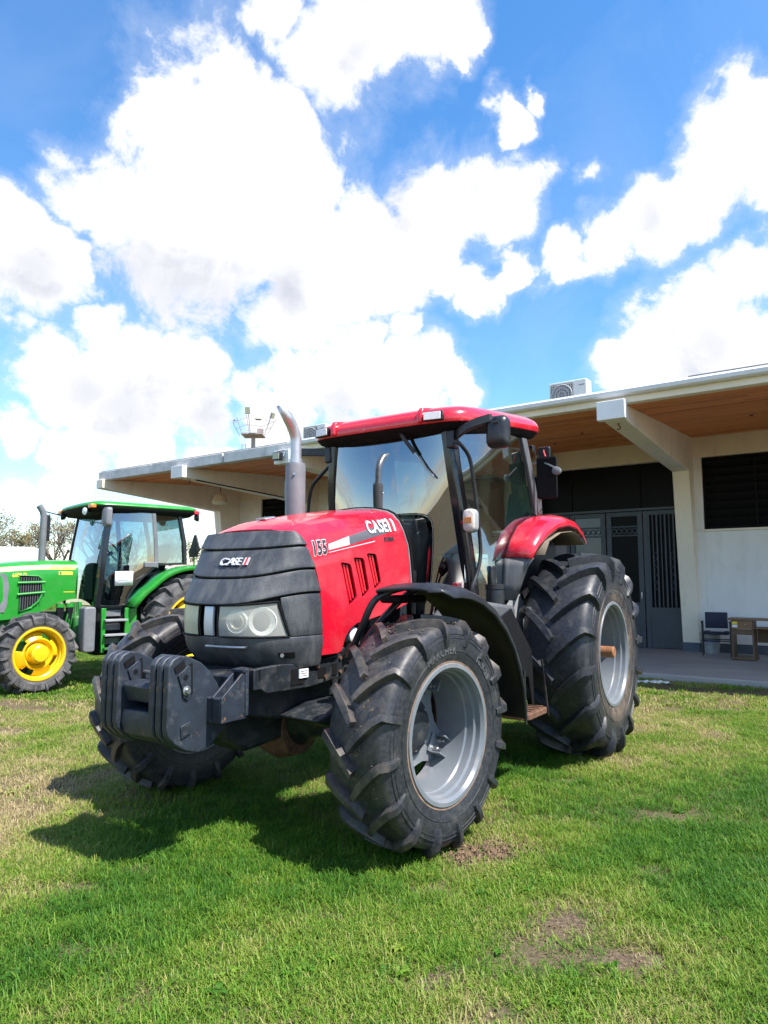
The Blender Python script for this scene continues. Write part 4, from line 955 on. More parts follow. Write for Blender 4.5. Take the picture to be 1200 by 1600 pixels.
rings.append([q + (Vector((.10, 0, .115)) if True else 0) * max(0.0, .5 - (q - c0).dot(w_) / (2 * .047 ** 2)) * 1.0 for q in last])
ex.grid(rings, True); ex.build('exhaust_pipe', EXH, T, smooth=50, solid=.006)
MB().lathe([(2.515, .048), (2.515, .056), (2.555, .056), (2.555, .048)], 24, Matrix.Translation((2.17, -.5, .03)) @ Matrix.Rotation(R_(90), 4, 'X')).build('exhaust_clamp', EXH, T)
for z in (2.08, 2.45): MB().lathe([(.08, .012), (.092, .012), (.092, 0)], 8, Matrix.Translation((2.17, -.5, z)) @ Matrix.Rotation(R_(-55), 4, 'Z')).build('shield_bolt', STEEL, T)
MB().lathe([(-.06, .0), (-.05, .17), (.17, .17), (.18, .10), (.36, .10)], 6, Matrix.Translation((0, 0, -5))) if False else None

# -- cab
def AP(z, sy):   # front pillar centre line
    t = [(1.30, 1.315, .70), (1.56, 1.345, .690), (1.85, 1.405, .682), (2.2, 1.468, .660), (2.5, 1.505, .632), (2.80, 1.525, .602), (2.92, 1.53, .59)]
    return Vector((itp(z, [(a, b) for a, b, c in t]), sy * itp(z, [(a, c) for a, b, c in t]), z))
def CP(z, sy):
    t = [(1.36, .86, .80), (1.60, .85, .80), (1.815, .735, .80), (2.033, .43, .80), (2.24, .16, .80), (2.35, .20, .798), (2.60, .27, .79), (2.90, .36, .765), (3.0, .38, .76)]
    return Vector((itp(z, [(a, b) for a, b, c in t]), sy * itp(z, [(a, c) for a, b, c in t]), z))
ZS = [1.30, 1.45, 1.56, 1.7, 1.85, 2.0, 2.1, 2.2, 2.35, 2.5, 2.65, 2.80, 2.90]
for sy in (1, -1):
    rings = []
    for z in ZS:
        c = AP(z, sy); rings.append([c + Vector((dx, sy * dy, 0)) for dx, dy in ((.045, -.052), (.045, .015), (.02, .040), (-.055, .042), (-.055, -.01), (-.01, -.052))])
    MB().loft(rings).build('front_pillar', BLACKG, T, bevel=.008)
    rings = []
    for z in (2.20, 2.24, 2.35, 2.5, 2.65, 2.8, 2.93):
        c = CP(max(z, 2.24), sy); c.z = z; rings.append([c + Vector((dx, sy * dy, 0)) for dx, dy in ((.035, -.03), (.035, .02), (-.055, .03), (-.055, -.03))])
    MB().loft(rings).build('rear_pillar', BLACKP if sy < 0 else FENDER, T, bevel=.006)
    rings = [[Vector((x, sy * y, z)) + Vector((dx, sy * dy, 0)) for dx, dy in ((.04, -.04), (.04, .03), (-.04, .03), (-.04, -.04))] for x, y, z in ((-.42, .62, 1.7), (-.40, .62, 2.3), (-.28, .60, 2.98))]
    MB().loft(rings).build('back_pillar', BLACKP, T, bevel=.008)
# wind screen: one curved pane
g = []
for z in [1.30, 1.5, 1.7, 1.9, 2.1, 2.3, 2.5, 2.7, 2.86]:
    a = AP(z, 1); g.append([(a.x + .02 + lerp(.25, .015, (z - 1.30) / 1.56) * (1 - (i / 12 - 1) ** 2), a.y * (i / 12 - 1), z) for i in range(25)])
MB().grid(g).build('windscreen', GLASSW, T, smooth=80)
# door glass, bounded below by the fender curve
for sy in (1, -1):
    g = []
    for z in [1.38, 1.5, 1.6, 1.7, 1.815, 1.92, 2.033, 2.14, 2.24, 2.35, 2.5, 2.65, 2.80, 2.92]:
        a, c = AP(z, sy), CP(z, sy); a = a + Vector((-.05, sy * .03, 0))
        g.append([(lerp(a.x, c.x, i / 14), lerp(a.y, c.y, i / 14) + sy * .035 * math.sin(math.pi * i / 14), z) for i in range(15)])
    dg_ = MB().grid(g).build('door', GLASSD, T, smooth=80)
    e = [CP(z, sy) + Vector((.0, sy * .006, 0)) for z in (2.22, 2.12, 2.033, 1.92, 1.815, 1.7, 1.6, 1.5, 1.42)] + [Vector((.885, sy * .80, 1.385)), Vector((1.0, sy * .81, 1.365)), Vector((1.26, sy * .755, 1.36))]
    MB().tube(spl(e, 3), .013, 6).build('door_seal', BLACKM, dg_)
    q = [AP(z, sy) + Vector((-.055, sy * .035, 0)) for z in ZS[1:]]; MB().tube(q, .010, 6).build('door_edge', BLACKM, dg_)
    hb = [(1.22, sy * .705, 2.0), (.98, sy * .72, 1.86), (.80, sy * .74, 1.70), (.72, sy * .74, 1.92), (.62, sy * .745, 2.03)]
    MB().tube(spl([(.25, sy * .76, 2.22), (.55, sy * .745, 2.03), (.78, sy * .735, 1.72), (.92, sy * .735, 1.48)], 5), .017, 8).build('inner_grab_rail', BLACKP, dg_)
    MB().box((1.12, sy * .79, 1.62), (.09, .03, .16)).build('door_handle', BLACKP, dg_, bevel=.012)
    # quarter pane and its catch
    MB().grid([[CP(z, sy) + Vector((-.06, 0, 0)) for z in (2.24, 2.5, 2.9)], [Vector((-.40 + .12 * f, sy * .64, z)) for f, z in ((0, 2.24), (.4, 2.5), (1, 2.9))]]).build('quarter_pane', GLASSD, T)
    MB().prism(rrect(.12, 2.30, .10, .17, .03), sy * .80, sy * .835, 'y').build('hinge_plate', FENDER, T, bevel=.005)
    MB().tube([(.14, sy * .83, 2.36), (.14, sy * .85, 2.36)], .014, 8).build('hinge_bolt', CHROME, T); MB().tube([(.12, sy * .83, 2.26), (.12, sy * .85, 2.26)], .014, 8).build('hinge_bolt', CHROME, T)
MB().grid([[(-.42, y, 1.75), (-.40, y, 2.3), (-.28, y, 2.95)] for y in (-.6, 0, .6)]).build('rear_window', GLASSD, T)
# roof: crowned shell rising towards the rear with an overhanging lip
def roof_out(k, inset=0.0):
    # outline in plan, k in 0..1
    P = [(1.735, 0), (1.73, .30), (1.715, .52), (1.66, .70), (1.54, .795), (1.3, .825), (.9, .84), (.4, .84), (.10, .82), (-.10, .74), (-.20, .55), (-.22, .25), (-.22, 0)]
    P = P + [(x, -y) for x, y in P[-2:0:-1]]
    return P
def roof_z(x): return lerp(2.845, 3.045, min(1, max(0, (1.735 - x) / 1.75)) ** 1.0)
RP = [(p.x, p.y) for p in spl([(x, y, 0) for x, y in roof_out(0)] + [(1.735, 0, 0)], 3)[:-1]]
rings = []
CX = .76
for f, dz in ((.955, -.005), (.992, .004), (1.0, .035), (.995, .075), (.965, .112), (.90, .145), (.76, .172), (.5, .19), (.2, .196)):
    rings.append([(CX + (x - CX) * f, y * f, roof_z(x) * .62 + roof_z(CX + (x - CX) * f) * .38 + dz) for x, y in RP])
MB().loft(rings).build('roof', RED, T, smooth=50)
rings = [[(CX + (x - CX) * f, y * f, roof_z(x) - dz) for x, y in RP] for f, dz in ((.985, -.006), (.95, .035), (.86, .06), (.8, .05))]
MB().loft(rings).build('roof_underside', BLACKM, T, smooth=50)
MB().box((.66, 0, 2.845), (1.55, 1.10, .03), Matrix.Rotation(R_(5.5), 3, 'Y')).build('headliner', BEIGE, T, bevel=.01)
MB().box((1.475, 0, 2.79), (.03, 1.02, .10)).build('sun_visor', BEIGE, T, bevel=.008)
for sy in (1, -1):
    # lamp recess pods with work lights in the front corners
    MB().prism([(1.60, 2.858), (1.748, 2.855), (1.752, 2.93), (1.72, 2.985), (1.55, 3.02)], sy * .425, sy * .475, 'y').build('roof_rib', RED, T, bevel=.014, seg=3)
    l = MB().box((1.728, sy * .575, 2.898), (.04, .165, .078), Matrix.Rotation(R_(sy * 10), 3, 'Z')).build('work_light', BLACKP, T, bevel=.006)
    MB().box((1.750, sy * .572, 2.898), (.008, .145, .062), Matrix.Rotation(R_(sy * 10), 3, 'Z')).build('lamp_glass', LAMPG, l, bevel=.003)
    # handrail
    if sy > 0: hr_ = [(1.58, .70, 2.70), (1.56, .735, 2.67), (1.47, .76, 2.58), (1.43, .775, 2.40), (1.37, .78, 2.09), (1.325, .78, 1.82), (1.36, .77, 1.66), (1.44, .755, 1.52), (1.42, .74, 1.44)]
    else: hr_ = [(1.52, -.62, 2.68), (1.50, -.70, 2.62), (1.50, -.80, 2.54), (1.50, -.88, 2.46), (1.49, -.93, 2.30), (1.47, -.95, 2.1), (1.44, -.93, 1.9), (1.40, -.80, 1.8)]
    MB().tube(spl(hr_, 5), .0165, 10).build('handrail', BLACKP, T, smooth=60)
    # mirror on its arm
    if sy > 0: arm = [(1.52, .66, 2.755), (1.58, .74, 2.775), (1.60, .86, 2.82), (1.555, 1.0, 2.86)]; hd = (1.50, 1.03, 2.755)
    else: arm = [(1.50, -.62, 2.755), (1.54, -.80, 2.775), (1.58, -.95, 2.785), (1.60, -1.03, 2.785)]; hd = (1.585, -1.015, 2.42)
    rg = []
    for i, p in enumerate(spl(arm, 4)): rg.append([p + Vector((dx, 0, dz)) for dx, dz in ((.022, -.035), (.022, .035), (-.022, .035), (-.022, -.035))])
    MB().loft(rg).build('mirror_arm', BLACKP, T, bevel=.006)
    M = Matrix.Translation(hd) @ Matrix.Rotation(R_(8 if sy > 0 else 62), 4, 'Z')
    if sy < 0: MB().tube([(1.60, -1.02, 2.78), (1.585, -1.015, 2.5)], .012, 6).build('mirror_stem', BLACKP, T)
    hm = MB(); rings = []
    for x, f in ((-.05, .97), (-.035, 1.0), (.015, .98), (.045, .86), (.062, .6)): rings.append([M @ Vector((x, a * f, b * f)) for a, b in rrect(0, 0, .185, .262, .05, 5)])
    hm.loft(rings); mo = hm.build('mirror', BLACKP, T, smooth=45)
    MB().add([M @ Vector((-.052, a, b)) for a, b in rrect(0, 0, .165, .24, .04, 5)], [tuple(range(24))]).build('mirror_glass', CHROME, mo)
    MB().lathe([(0, .028), (.02, .028), (.024, .018), (.024, 0)], 14, M @ Matrix.Translation((.045, -.0, .075)) @ Matrix.Rotation(R_(-90), 4, 'Z')).build('pivot_knob', BLACKG, mo)
    MB().box((1.53, sy * .64, 2.73), (.10, .07, .15)).build('arm_bracket', BLACKP, T, bevel=.012)
# roof-light wiper
MB().tube([(1.66, .20, 2.842), (1.645, .265, 2.73), (1.625, .33, 2.64)], .017, 8).build('wiper_arm', BLACKP, T)
MB().tube([(1.625, .33, 2.64), (1.60, .43, 2.50), (1.585, .50, 2.42)], .009, 6).build('wiper_blade', STEEL, T)
# indicator on the left pillar
for sy in (1, -1):
    st = MB().tube([(1.44, sy * .66, 2.04), (1.52, sy * .72, 2.045), (1.52, sy * .775, 2.05)], .016, 8).build('indicator_stalk', REDDK, T)
    rings = [[Vector((x, sy * .79, 2.055)) + Vector((0, a * f, b * f)) for a, b in rrect(0, 0, .105, .19, .04, 5)] for x, f in ((1.470, .9), (1.485, 1), (1.535, 1), (1.545, .95))]
    MB().loft(rings).build('indicator', LGREY, T, smooth=45)
    rings = [[Vector((x, sy * .79, 2.055)) + Vector((0, a * f, b * f)) for a, b in rrect(0, 0, .100, .185, .04, 5)] for x, f in ((1.545, 1), (1.562, .95), (1.570, .8))]
    MB().loft(rings).build('indicator_lens', CLEARL, T, smooth=45)
    MB().box((1.572, sy * .79, 2.055), (.004, .07, .05)).build('amber_insert', AMBER, T, bevel=.002)
    MB().box((1.43, sy * .70, 2.05), (.05, .04, .13)).build('indicator_bracket', RUST, T, bevel=.006)
# plate at the rear left corner with its lamp
b = MB().prism(rrect(.95, 2.55, .20, .40, .02), .21, .235, 'x').build('rear_plate', BLACKM, T, bevel=.005)
MB().prism(rrect(.93, 2.79, .12, .12, .02), .205, .24, 'x').build('rear_lamp', BLACKP, T, bevel=.008)
MB().tube([(.2, .78, 2.70), (.22, .90, 2.715), (.25, 1.05, 2.63)], .010, 6).build('plate_bracket', STEEL, T)
MB().lathe([(0, .035), (.06, .04), (.07, .02), (.07, 0)], 12, Matrix.Translation((.25, 1.07, 2.60)) @ Matrix.Rotation(R_(-90), 4, 'Z')).build('plate_knob', EXHD, T)
MB().tube([(.22, .93, 2.85), (.24, .93, 2.80), (.25, .95, 2.75)], .010, 6).build('red_cable', REDDK, T)
# -- interior
MB().box((.62, 0, 1.36), (1.40, 1.30, .08)).build('cab_floor', BLACKP, T)
MB().box((1.30, 0, 1.24), (.10, 1.30, .20)).build('firewall', BLACKP, T)
MB().prism([(1.42, 1.40), (1.44, 1.98), (1.34, 2.06), (1.14, 2.02), (1.16, 1.85), (1.26, 1.40)], -.24, .24, 'y').build('dashboard', BLACKP, T, bevel=.03)
MB().tube([(1.20, 0, 1.95), (1.08, 0, 2.10)], .035, 10).build('steering_column', BLACKM, T)
M = Matrix.Translation((1.06, 0, 2.13)) @ Matrix.Rotation(R_(-58), 4, 'Y')
sw = MB().tube([M @ Vector((.20 * math.cos(a), .20 * math.sin(a), 0)) for a in np.linspace(0, 2 * math.pi, 33)[:-1]], .015, 8, True)
for k in range(3): a = 2.1 * k + .5; sw.tube([M @ Vector((0, 0, -.03)), M @ Vector((.20 * math.cos(a), .20 * math.sin(a), 0))], .012, 6)
sw.build('steering_wheel', BLACKM, T, smooth=60)
MB().prism([(.80, 1.72), (.82, 1.80), (.42, 1.84), (.30, 1.78), (.32, 1.68)], -.25, .25, 'y').build('seat', SEATF, T, bevel=.04, seg=3)
rings = [[(x - .02 + .0, y * f, z) for x, y in ((xx, -.24), (xx, .24), (xx - .11, .22), (xx - .11, -.22))] for xx, f, z in ((.36, 1, 1.78), (.32, 1.05, 2.0), (.27, 1.0, 2.3), (.24, .72, 2.46), (.24, .55, 2.50))]
MB().loft(rings).build('seat_back', SEATF, T, bevel=.035, seg=3)
rings = [[(x + .085, y * f, z) for x, y in ((xx, -.18), (xx, .18), (xx - .10, .18), (xx - .10, -.18))] for xx, f, z in ((.30, 1, 1.82), (.25, 1.0, 2.1), (.19, .8, 2.36))]
MB().loft(rings).build('seat_cushion', BEIGE, T, bevel=.03)
MB().box((.55, 0, 1.54), (.34, .36, .32)).build('seat_base', BLACKM, T, bevel=.02)
MB().prism([(1.0, 1.40), (.98, 1.66), (.90, 1.72), (.45, 1.76), (-.2, 1.85), (-.2, 1.40)], -.66, -.34, 'y').build('side_console', BLACKP, T, bevel=.03)
MB().prism([(.55, 1.40), (.50, 1.90), (.0, 2.02), (-.35, 2.04), (-.35, 1.40)], .46, .76, 'y').build('side_trim', BEIGE, T, bevel=.03)
MB().box((.22, .50, 2.04), (.40, .10, .05), Matrix.Rotation(R_(5), 3, 'Y')).build('armrest', BEIGE, T, bevel=.018)
MB().prism([(1.28, 1.38), (1.33, 1.9), (1.26, 1.96), (1.20, 1.9), (1.15, 1.38)], -.64, -.58, 'y').build('pillar_trim', BEIGE, T, bevel=.02)
MB().box((-.36, 0, 1.72), (.06, 1.2, .64)).build('rear_bulkhead', BEIGE, T, bevel=.02)
for x, y, z in ((.86, -.42, 2.0), (.78, -.46, 1.99), (.68, -.40, 2.02)): MB().tube([(x, y, z - .1), (x + .02, y, z + .06)], .01, 6).build('lever', BLACKM, T); MB().box((x + .02, y, z + .09), (.035, .03, .07)).build('lever_knob', BLACKP, T, bevel=.012)
MB().box((1.15, -.50, 2.36), (.05, .20, .16), Matrix.Rotation(R_(-20), 3, 'Z')).build('monitor', BLACKP, T, bevel=.012)
MB().tube([(1.2, -.58, 2.0), (1.16, -.54, 2.30)], .012, 6).build('monitor_post', BLACKM, T)
MB().box((1.10, .60, 1.52), (.18, .10, .20)).build('tool_pocket', BLACKP, T, bevel=.02)
# paper with the price in the door, plate inside the screen
pw = MB(); pw.grid([[(lerp(1.30, 1.06, i / 6), .722 + .01 * math.sin(i), z) for i in range(7)] for z in (1.555, 1.65, 1.73, 1.80)])
po = pw.build('price_sheet', WHITEP, T, solid=.001)
MB().grid([[(lerp(1.42, 1.345, i / 3), .68, z) for i in range(4)] for z in (1.56, 1.72)]).build('price_sheet', WHITEP, T, solid=.001)
def wob(p, vz): return Vector((p.x, .736 + max(0, vz) + .006, p.z))
text_on('handwriting', '2.000', .085, INKB, po, (1.17, .73, 1.675), (-1, 0, .06), (0.05, 0, 1), wob, sx=.8)
text_on('handwriting', '+ IVA', .06, INKB, po, (1.16, .73, 1.595), (-1, 0, .06), (0.05, 0, 1), wob, sx=.8)
MB().grid([[(lerp(1.24, 1.12, i / 2), .742, z) for i in range(3)] for z in (1.755, 1.765)]).build('printed_line', INKB, po)
M = Vector((1.425, .505, 1.50))
pl = MB().box(M, (.008, .30, .13), Matrix.Rotation(R_(-4), 3, 'X')).build('number_plate', PINK, T, bevel=.002)
text_on('plate_characters', 'MC 7079', .085, REDINK, pl, M + Vector((.006, -.01, .012)), (0, 1, .10), (0, -.10, 1), None, sx=.78, bold=.003)

# -- rear fenders
def fender(sy):
    top = []; RF_ = [(0.935, 1.41), (.93, 1.6), (.895, 1.78), (.79, 1.93), (.62, 2.065), (.38, 2.155), (.12, 2.195), (-.10, 2.18), (-.27, 2.12), (-.40, 2.03)]
    # inner edge follows the door cut; outer edge turns down over the tyre
    rows = []
    for i, (x, z) in enumerate(RF_[2:]):
        t = i / 7
        dx, dz = x, z - RR
        k = math.hypot(dx, dz); ux, uz = dx / k, dz / k
        wd_ = lerp(.25, .33, min(1, t * 1.5)); row = []
        for s, dr in ((0, 0), (.12, .012), (.45, .012), (.75, -.008), (.92, -.035), (1.0, -.075), (1.0, -.11)):
            if i < 2: dr *= .3 + .35 * i
            row.append((x + ux * dr, sy * (.795 + wd_ * s), z + uz * dr))
        rows.append(row)
    f = MB().grid(rows).build('rear_fender', RED, T, smooth=60, solid=.012, bevel=.0)
    # red front end folding down to the grey panel
    rows = []
    for x, z, w0, w1 in ((.955, 1.41, 0, .10), (.945, 1.55, 0, .15), (.925, 1.70, 0, .20), (.895, 1.775, 0, .245)):
        rows.append([(x - .05 * (s > .8) - .03 * s * s, sy * (.795 + lerp(w0, w1, s)), z - .004 * s) for s in (0, .2, .5, .8, 1.0)])
    MB().grid(rows).build('fender_panel', FENDER, T, smooth=50, solid=.012)
    rows = [[(x, sy * y, z) for y in (.80, .98, 1.10)] for x, z in ((.72, 1.80), (.60, 1.93), (.3, 2.02), (0, 2.05), (-.2, 2.02), (-.36, 1.94))]
    MB().grid(rows).build('fender_liner', mat('dusty_liner', (.16, .125, .085), .8, var=.2) if sy > 0 else MATS['dusty_liner'], T, smooth=60, solid=.008)
    MB().prism([(.93, 1.38), (.89, 1.76), (.60, 1.92), (.45, 1.6), (.50, .9), (.95, .9)], sy * .70, sy * .79, 'y').build('inner_fender', LGREY, T, bevel=.006)
    MB().prism([(.88, 1.79), (.60, 2.05), (.2, 2.20), (-.4, 2.2), (-.75, 2.0), (-.6, 1.4), (.5, 1.4)], sy * .765, sy * .792, 'y').build('cab_side', BLACKP, T)
for sy in (1, -1): fender(sy)
# -- front fenders (turned with the wheels)
def front_fender(sy):
    C0 = Vector((XF, sy * 1.087, RF - .012)); ROT = Matrix.Rotation(R_(-5), 3, 'Z')
    rows = []
    for a in ([80, 83, 88, 94] if sy > 0 else [92, 94]) + [102, 112, 124, 136, 148, 158, 168, 176, 183]:
        t = R_(a); rad = .865 + .055 * max(0, (a - 90) / 100); row = []
        lipx = .0
        for s, dr in ((-.235, -.015), (-.20, .012), (-.10, .018), (0.02, .02), (.10, .016), (.19, .0), (.245, -.028), (.262, -.07)):
            if a == 80: s = s * .70 - .03
            elif a == 83: s = s * .92 - .01
            ph = t - R_(7) * (1 if a < 85 else 0) * max(0, -s + .1) * 2.2
            if a <= 83: dr = dr * .4
            p = Vector((rad * math.cos(ph) + dr * math.cos(ph), sy * s, rad * math.sin(ph) + dr * math.sin(ph)))
            row.append(C0 + ROT @ p)
        rows.append(row)
    f = MB().grid(rows).build('front_fender', BLACKP, T, smooth=60, solid=.018, bevel=.005)
    br = MB().tube(spl([C0 + ROT @ Vector(p) for p in ((.02, sy * -.10, .86), (.12, sy * -.16, .83), (.20, sy * -.22, .77), (.215, sy * -.30, .62), (.20, sy * -.42, .42))], 5), .022, 10)
    br.tube(spl([C0 + ROT @ Vector(p) for p in ((-.25, sy * -.12, .87), (-.15, sy * -.24, .80), (.1, sy * -.34, .55), (.1, sy * -.45, .3))], 5), .022, 10)
    br.build('fender_bracket', BLACKP, T, smooth=60)
    MB().box(C0 + ROT @ Vector((-.10, sy * -.22, .78)), (.30, .16, .05), ROT).build('bracket_plate', BLACKM, T, bevel=.015)
front_fender(1)
# -- steps and tank on the left, battery box on the right
MB().prism([(1.72, .62), (1.68, 1.28), (.80, 1.30), (.70, .80), (.95, .52), (1.60, .52)], .40, .80, 'y').build('fuel_tank', BLACKM, T, bevel=.05, seg=3)
MB().prism([(1.72, .62), (1.68, 1.28), (.80, 1.30), (.70, .80), (.95, .52), (1.60, .52)], -.80, -.40, 'y').build('battery_box', BLACKM, T, bevel=.05, seg=3)
for z, y0, y1, x0, x1 in ((.52, .98, 1.22, 1.02, 1.46), (.90, .84, 1.00, .98, 1.42)):
    st = MB().prism(rrect((x0 + x1) / 2, (y0 + y1) / 2, x1 - x0, y1 - y0, .06), z, z + .045, 'z').build('step', RUST, T, bevel=.006)
    for k in range(5): MB().box((lerp(x0, x1, (k + .7) / 5.4), (y0 + y1) / 2, z + .049), (.03, y1 - y0 - .07, .010), Matrix.Rotation(R_(12), 3, 'Z')).build('step_tread', RUST, st)
for sy in (1, -1):
    MB().prism([(1.42, 1.36), (1.30, 1.25), (1.02, 1.0), (.985, .50), (1.02, .47), (1.05, .64), (1.10, .80), (1.62, .86), (1.62, 1.30)], sy * 1.07, sy * 1.085, 'y').build('step_side_plate', BLACKM, T, bevel=.003)
    MB().prism([(1.46, .50), (1.485, .50), (1.50, .90), (1.47, .90)], sy * 1.20, sy * 1.212, 'y').build('step_strap', BLACKP, T)
    MB().prism([(.99, .49), (1.015, .49), (1.13, .95), (1.11, .95)], sy * 1.20, sy * 1.212, 'y').build('step_strap', BLACKP, T)
MB().prism([(1.95, 1.20), (1.55, 1.42), (.90, 1.36), (.90, 1.24)], .55, .90, 'y').build('cab_sill', FENDER, T, bevel=.03)
MB().lathe([(1.34, .0), (1.34, .075), (1.46, .08), (1.50, .075), (1.505, .082), (1.545, .082), (1.55, 0)], 20, Matrix.Translation((1.10, .80, 0)) @ Matrix.Rotation(R_(90), 4, 'X')).build('filler_cap', BLACKP, T, smooth=40)
for k in range(3): MB().lathe([(0, .02), (.05, .02), (.05, 0)], 8, Matrix.Translation((.80 - .04 * k, .93, 1.30 + .03 * (k % 2)))).build('hose_fitting', STEEL if k % 2 else BLACKM, T)
MB().tube(spl([(.8, .93, 1.33), (.74, 1.0, 1.27), (.72, 1.0, 1.1), (.6, .9, .95)], 5), .02, 8).build('hydraulic_hose', BLACKM, T)

# ------------------------------------------------------------------ the green tractor
GT = empty('green_tractor', (-3.653, 12.11, 0.0), R_(222))
tag(GT, 'green farm tractor with yellow wheels and a green cab roof parked behind the red one', 'tractor')
G = GT
for sy in (1, -1):
    wheel(G, (2.46, sy * .80, .555), .575, .36, .355, 18, sy, 10, RUBBERJ, YELLOW, .02, 'pressed', lh=.05, lw=.036)
    wheel(G, (.10, sy * .80, .85), .845, .44, .495, 20, sy, 0, RUBBERJ, YELLOW, .06, 'pressed', lh=.06, lw=.042)
# bonnet
JT = [(1.75, 1.895), (2.2, 1.885), (2.6, 1.86), (2.9, 1.82), (3.15, 1.74), (3.28, 1.62)]
JB = [(1.75, 1.30), (1.90, 1.295), (2.05, 1.25), (2.2, 1.16), (2.4, 1.07), (2.7, 1.02), (3.28, .98)]
def jprof(x):
    zb, zt = itp(x, JB), itp(x, JT); w = .40 * (1 if x < 2.9 else lerp(1, .84, (x - 2.9) / .38))
    return [(w - .01, zb), (w, lerp(zb, zt - .2, .5)), (w, zt - .22), (w - .012, zt - .13), (w - .05, zt - .06), (w - .12, zt - .02), (w - .22, zt), (0, zt + .008)]
def jy(x, z):
    p = jprof(x); return float(np.interp(z, [q[1] for q in p], [q[0] for q in p]))
rows = []
for x in [1.78, 1.85, 1.95, 2.05, 2.12, 2.2, 2.3, 2.4, 2.55, 2.7, 2.85, 2.95, 3.05, 3.15, 3.22, 3.28]:
    p = jprof(x); out = []
    for j in range(22):
        t = j / 21 * (len(p) - 1); i = min(int(t), len(p) - 2); out.append((x, lerp(p[i][0], p[i + 1][0], t - i), lerp(p[i][1], p[i + 1][1], t - i)))
    rows.append(out + [(a, -b, c) for a, b, c in out[-2::-1]])
jb = MB().grid(rows); jb.f.append(tuple(range(len(jb.v) - len(rows[0]), len(jb.v)))); jh = jb.build('bonnet', GREEN, G, smooth=40)
for sy in (1, -1):
    def jp(pts, off): return [(x, sy * (jy(x, z) + off), z) for x, z in pts]
    # side intake with three bays
    out = [(2.60, 1.655), (2.35, 1.645), (2.29, 1.60), (2.27, 1.40), (2.33, 1.27), (2.42, 1.19), (2.58, 1.13)]
    v = MB(); v.add(jp(out, .002) + jp(out, .012), [tuple(range(7)), tuple(range(13, 6, -1))] + [(i, (i + 1) % 7, (i + 1) % 7 + 7, i + 7) for i in range(7)]); fr_ = v.build('intake_mesh', BLACKM, jh)
    for i in range(9): x = 2.31 + .033 * i; MB().tube(jp([(x, 1.63), (x, 1.22 if x < 2.45 else 1.16)], .014), .004, 4).build('mesh_wire', EXHD, fr_)
    for za, zb_ in ((1.545, 1.555), (1.375, 1.405)): MB().tube(jp([(2.62, za), (2.45, lerp(za, zb_, .5)), (2.25, zb_)], .018), .018, 8).build('intake_bar', GREEN, jh)
    MB().tube(jp(out, .010), .016, 8, True).build('intake_frame', GREEN, jh)
    gr = [(2.76, 1.63), (2.80, 1.68), (3.1, 1.66), (3.2, 1.55), (3.2, 1.15), (2.78, 1.12), (2.745, 1.22), (2.735, 1.5)]
    v = MB(); n = len(gr); v.add(jp(gr, .002) + jp(gr, .012), [tuple(range(n)), tuple(range(2 * n - 1, n - 1, -1))] + [(i, (i + 1) % n, (i + 1) % n + n, i + n) for i in range(n)]); v.build('side_grille', EXHD, jh)
    MB().tube(jp([(2.86, 1.64), (2.86, 1.14)], .013), .006, 5).build('grille_rib', BLACKM, jh)
    rows = [[(lerp(2.92, 1.82, i / 14), sy * (jy(lerp(2.92, 1.82, i / 14), z + lerp(1.70, 1.745, min(1, i / 8))) + .003), z + lerp(1.70, 1.745, min(1, i / 8))) for i in range(15)] for z in (0, .03, .062)]
    MB().grid(rows).build('yellow_stripe', YDEC, jh)
def wj(p, vz): return Vector((p.x, jy(p.x, p.z) + .004 + max(0, vz), p.z))
text_on('maker_lettering', 'JOHN DEERE', .052, GREEND, jh, (2.02, .4, 1.776), (-1, 0, .0), (0, 0, 1), wj, sx=.95, bold=.001)
text_on('model_lettering', '6100 D', .075, YDEC, jh, (2.60, .4, 1.655), (-1, 0, .06), (0, 0, 1), wj, sx=.85, bold=.003)
MB().grid([[(x, jy(x, z) + .003, z) for x in (2.06, 1.95, 1.86)] for z in (1.665, 1.69, 1.715)]).build('fuel_decal', YDEC, jh)
MB().grid([[(x, jy(x, z) + .0045, z) for x in (2.045, 2.02)] for z in (1.672, 1.708)]).build('fuel_decal_mark', GREEND, jh)
MB().grid([[(x, jy(x, z) + .003, z) for x in (1.98, 1.82)] for z in (1.40, 1.412)]).build('pinstripe', YDEC, jh)
# chassis
MB().box((1.2, 0, .85), (3.6, .5, .5)).build('gearbox', GREEND, G, bevel=.05)
MB().box((2.46, 0, .6), (.22, 1.3, .20)).build('front_axle', GREEND, G, bevel=.04)
MB().box((3.1, 0, .9), (.6, .5, .3)).build('front_support', GREEND, G, bevel=.03)
MB().lathe([(-.6, 0), (-.6, .16), (.6, .16), (.6, 0)], 20, Matrix.Translation((0, 0, .83))).build('rear_axle', GREEND, G)
for x in (2.02, 1.88):
    MB().lathe([(1.0, 0), (1.0, .052), (1.17, .055), (1.175, 0)], 16, Matrix.Translation((x, .40, 0)) @ Matrix.Rotation(R_(90), 4, 'X')).build('fuel_filter', BLACKG, G)
    MB().lathe([(1.175, 0), (1.175, .06), (1.235, .06), (1.24, 0)], 16, Matrix.Translation((x, .40, 0)) @ Matrix.Rotation(R_(90), 4, 'X')).build('filter_head', GREEN, G)
hz = MB()
for i in range(6): hz.tube(spl([(1.78 + .03 * i, .38, .75), (1.74 + .04 * i, .44, .95), (1.76 + .02 * i, .40, 1.25)], 4), .014, 6)
hz.build('hydraulic_hose', GREEND, G); MB().box((1.74, .42, 1.05), (.05, .06, .42)).build('bracket', GREEN, G, bevel=.01)
MB().box((1.70, .40, .80), (.30, .3, .5)).build('pump', GREEND, G, bevel=.04)
MB().prism(rrect(1.77, .86, .17, .66, .04), .72, .98, 'y').build('tank', EXHD, G, bevel=.02)
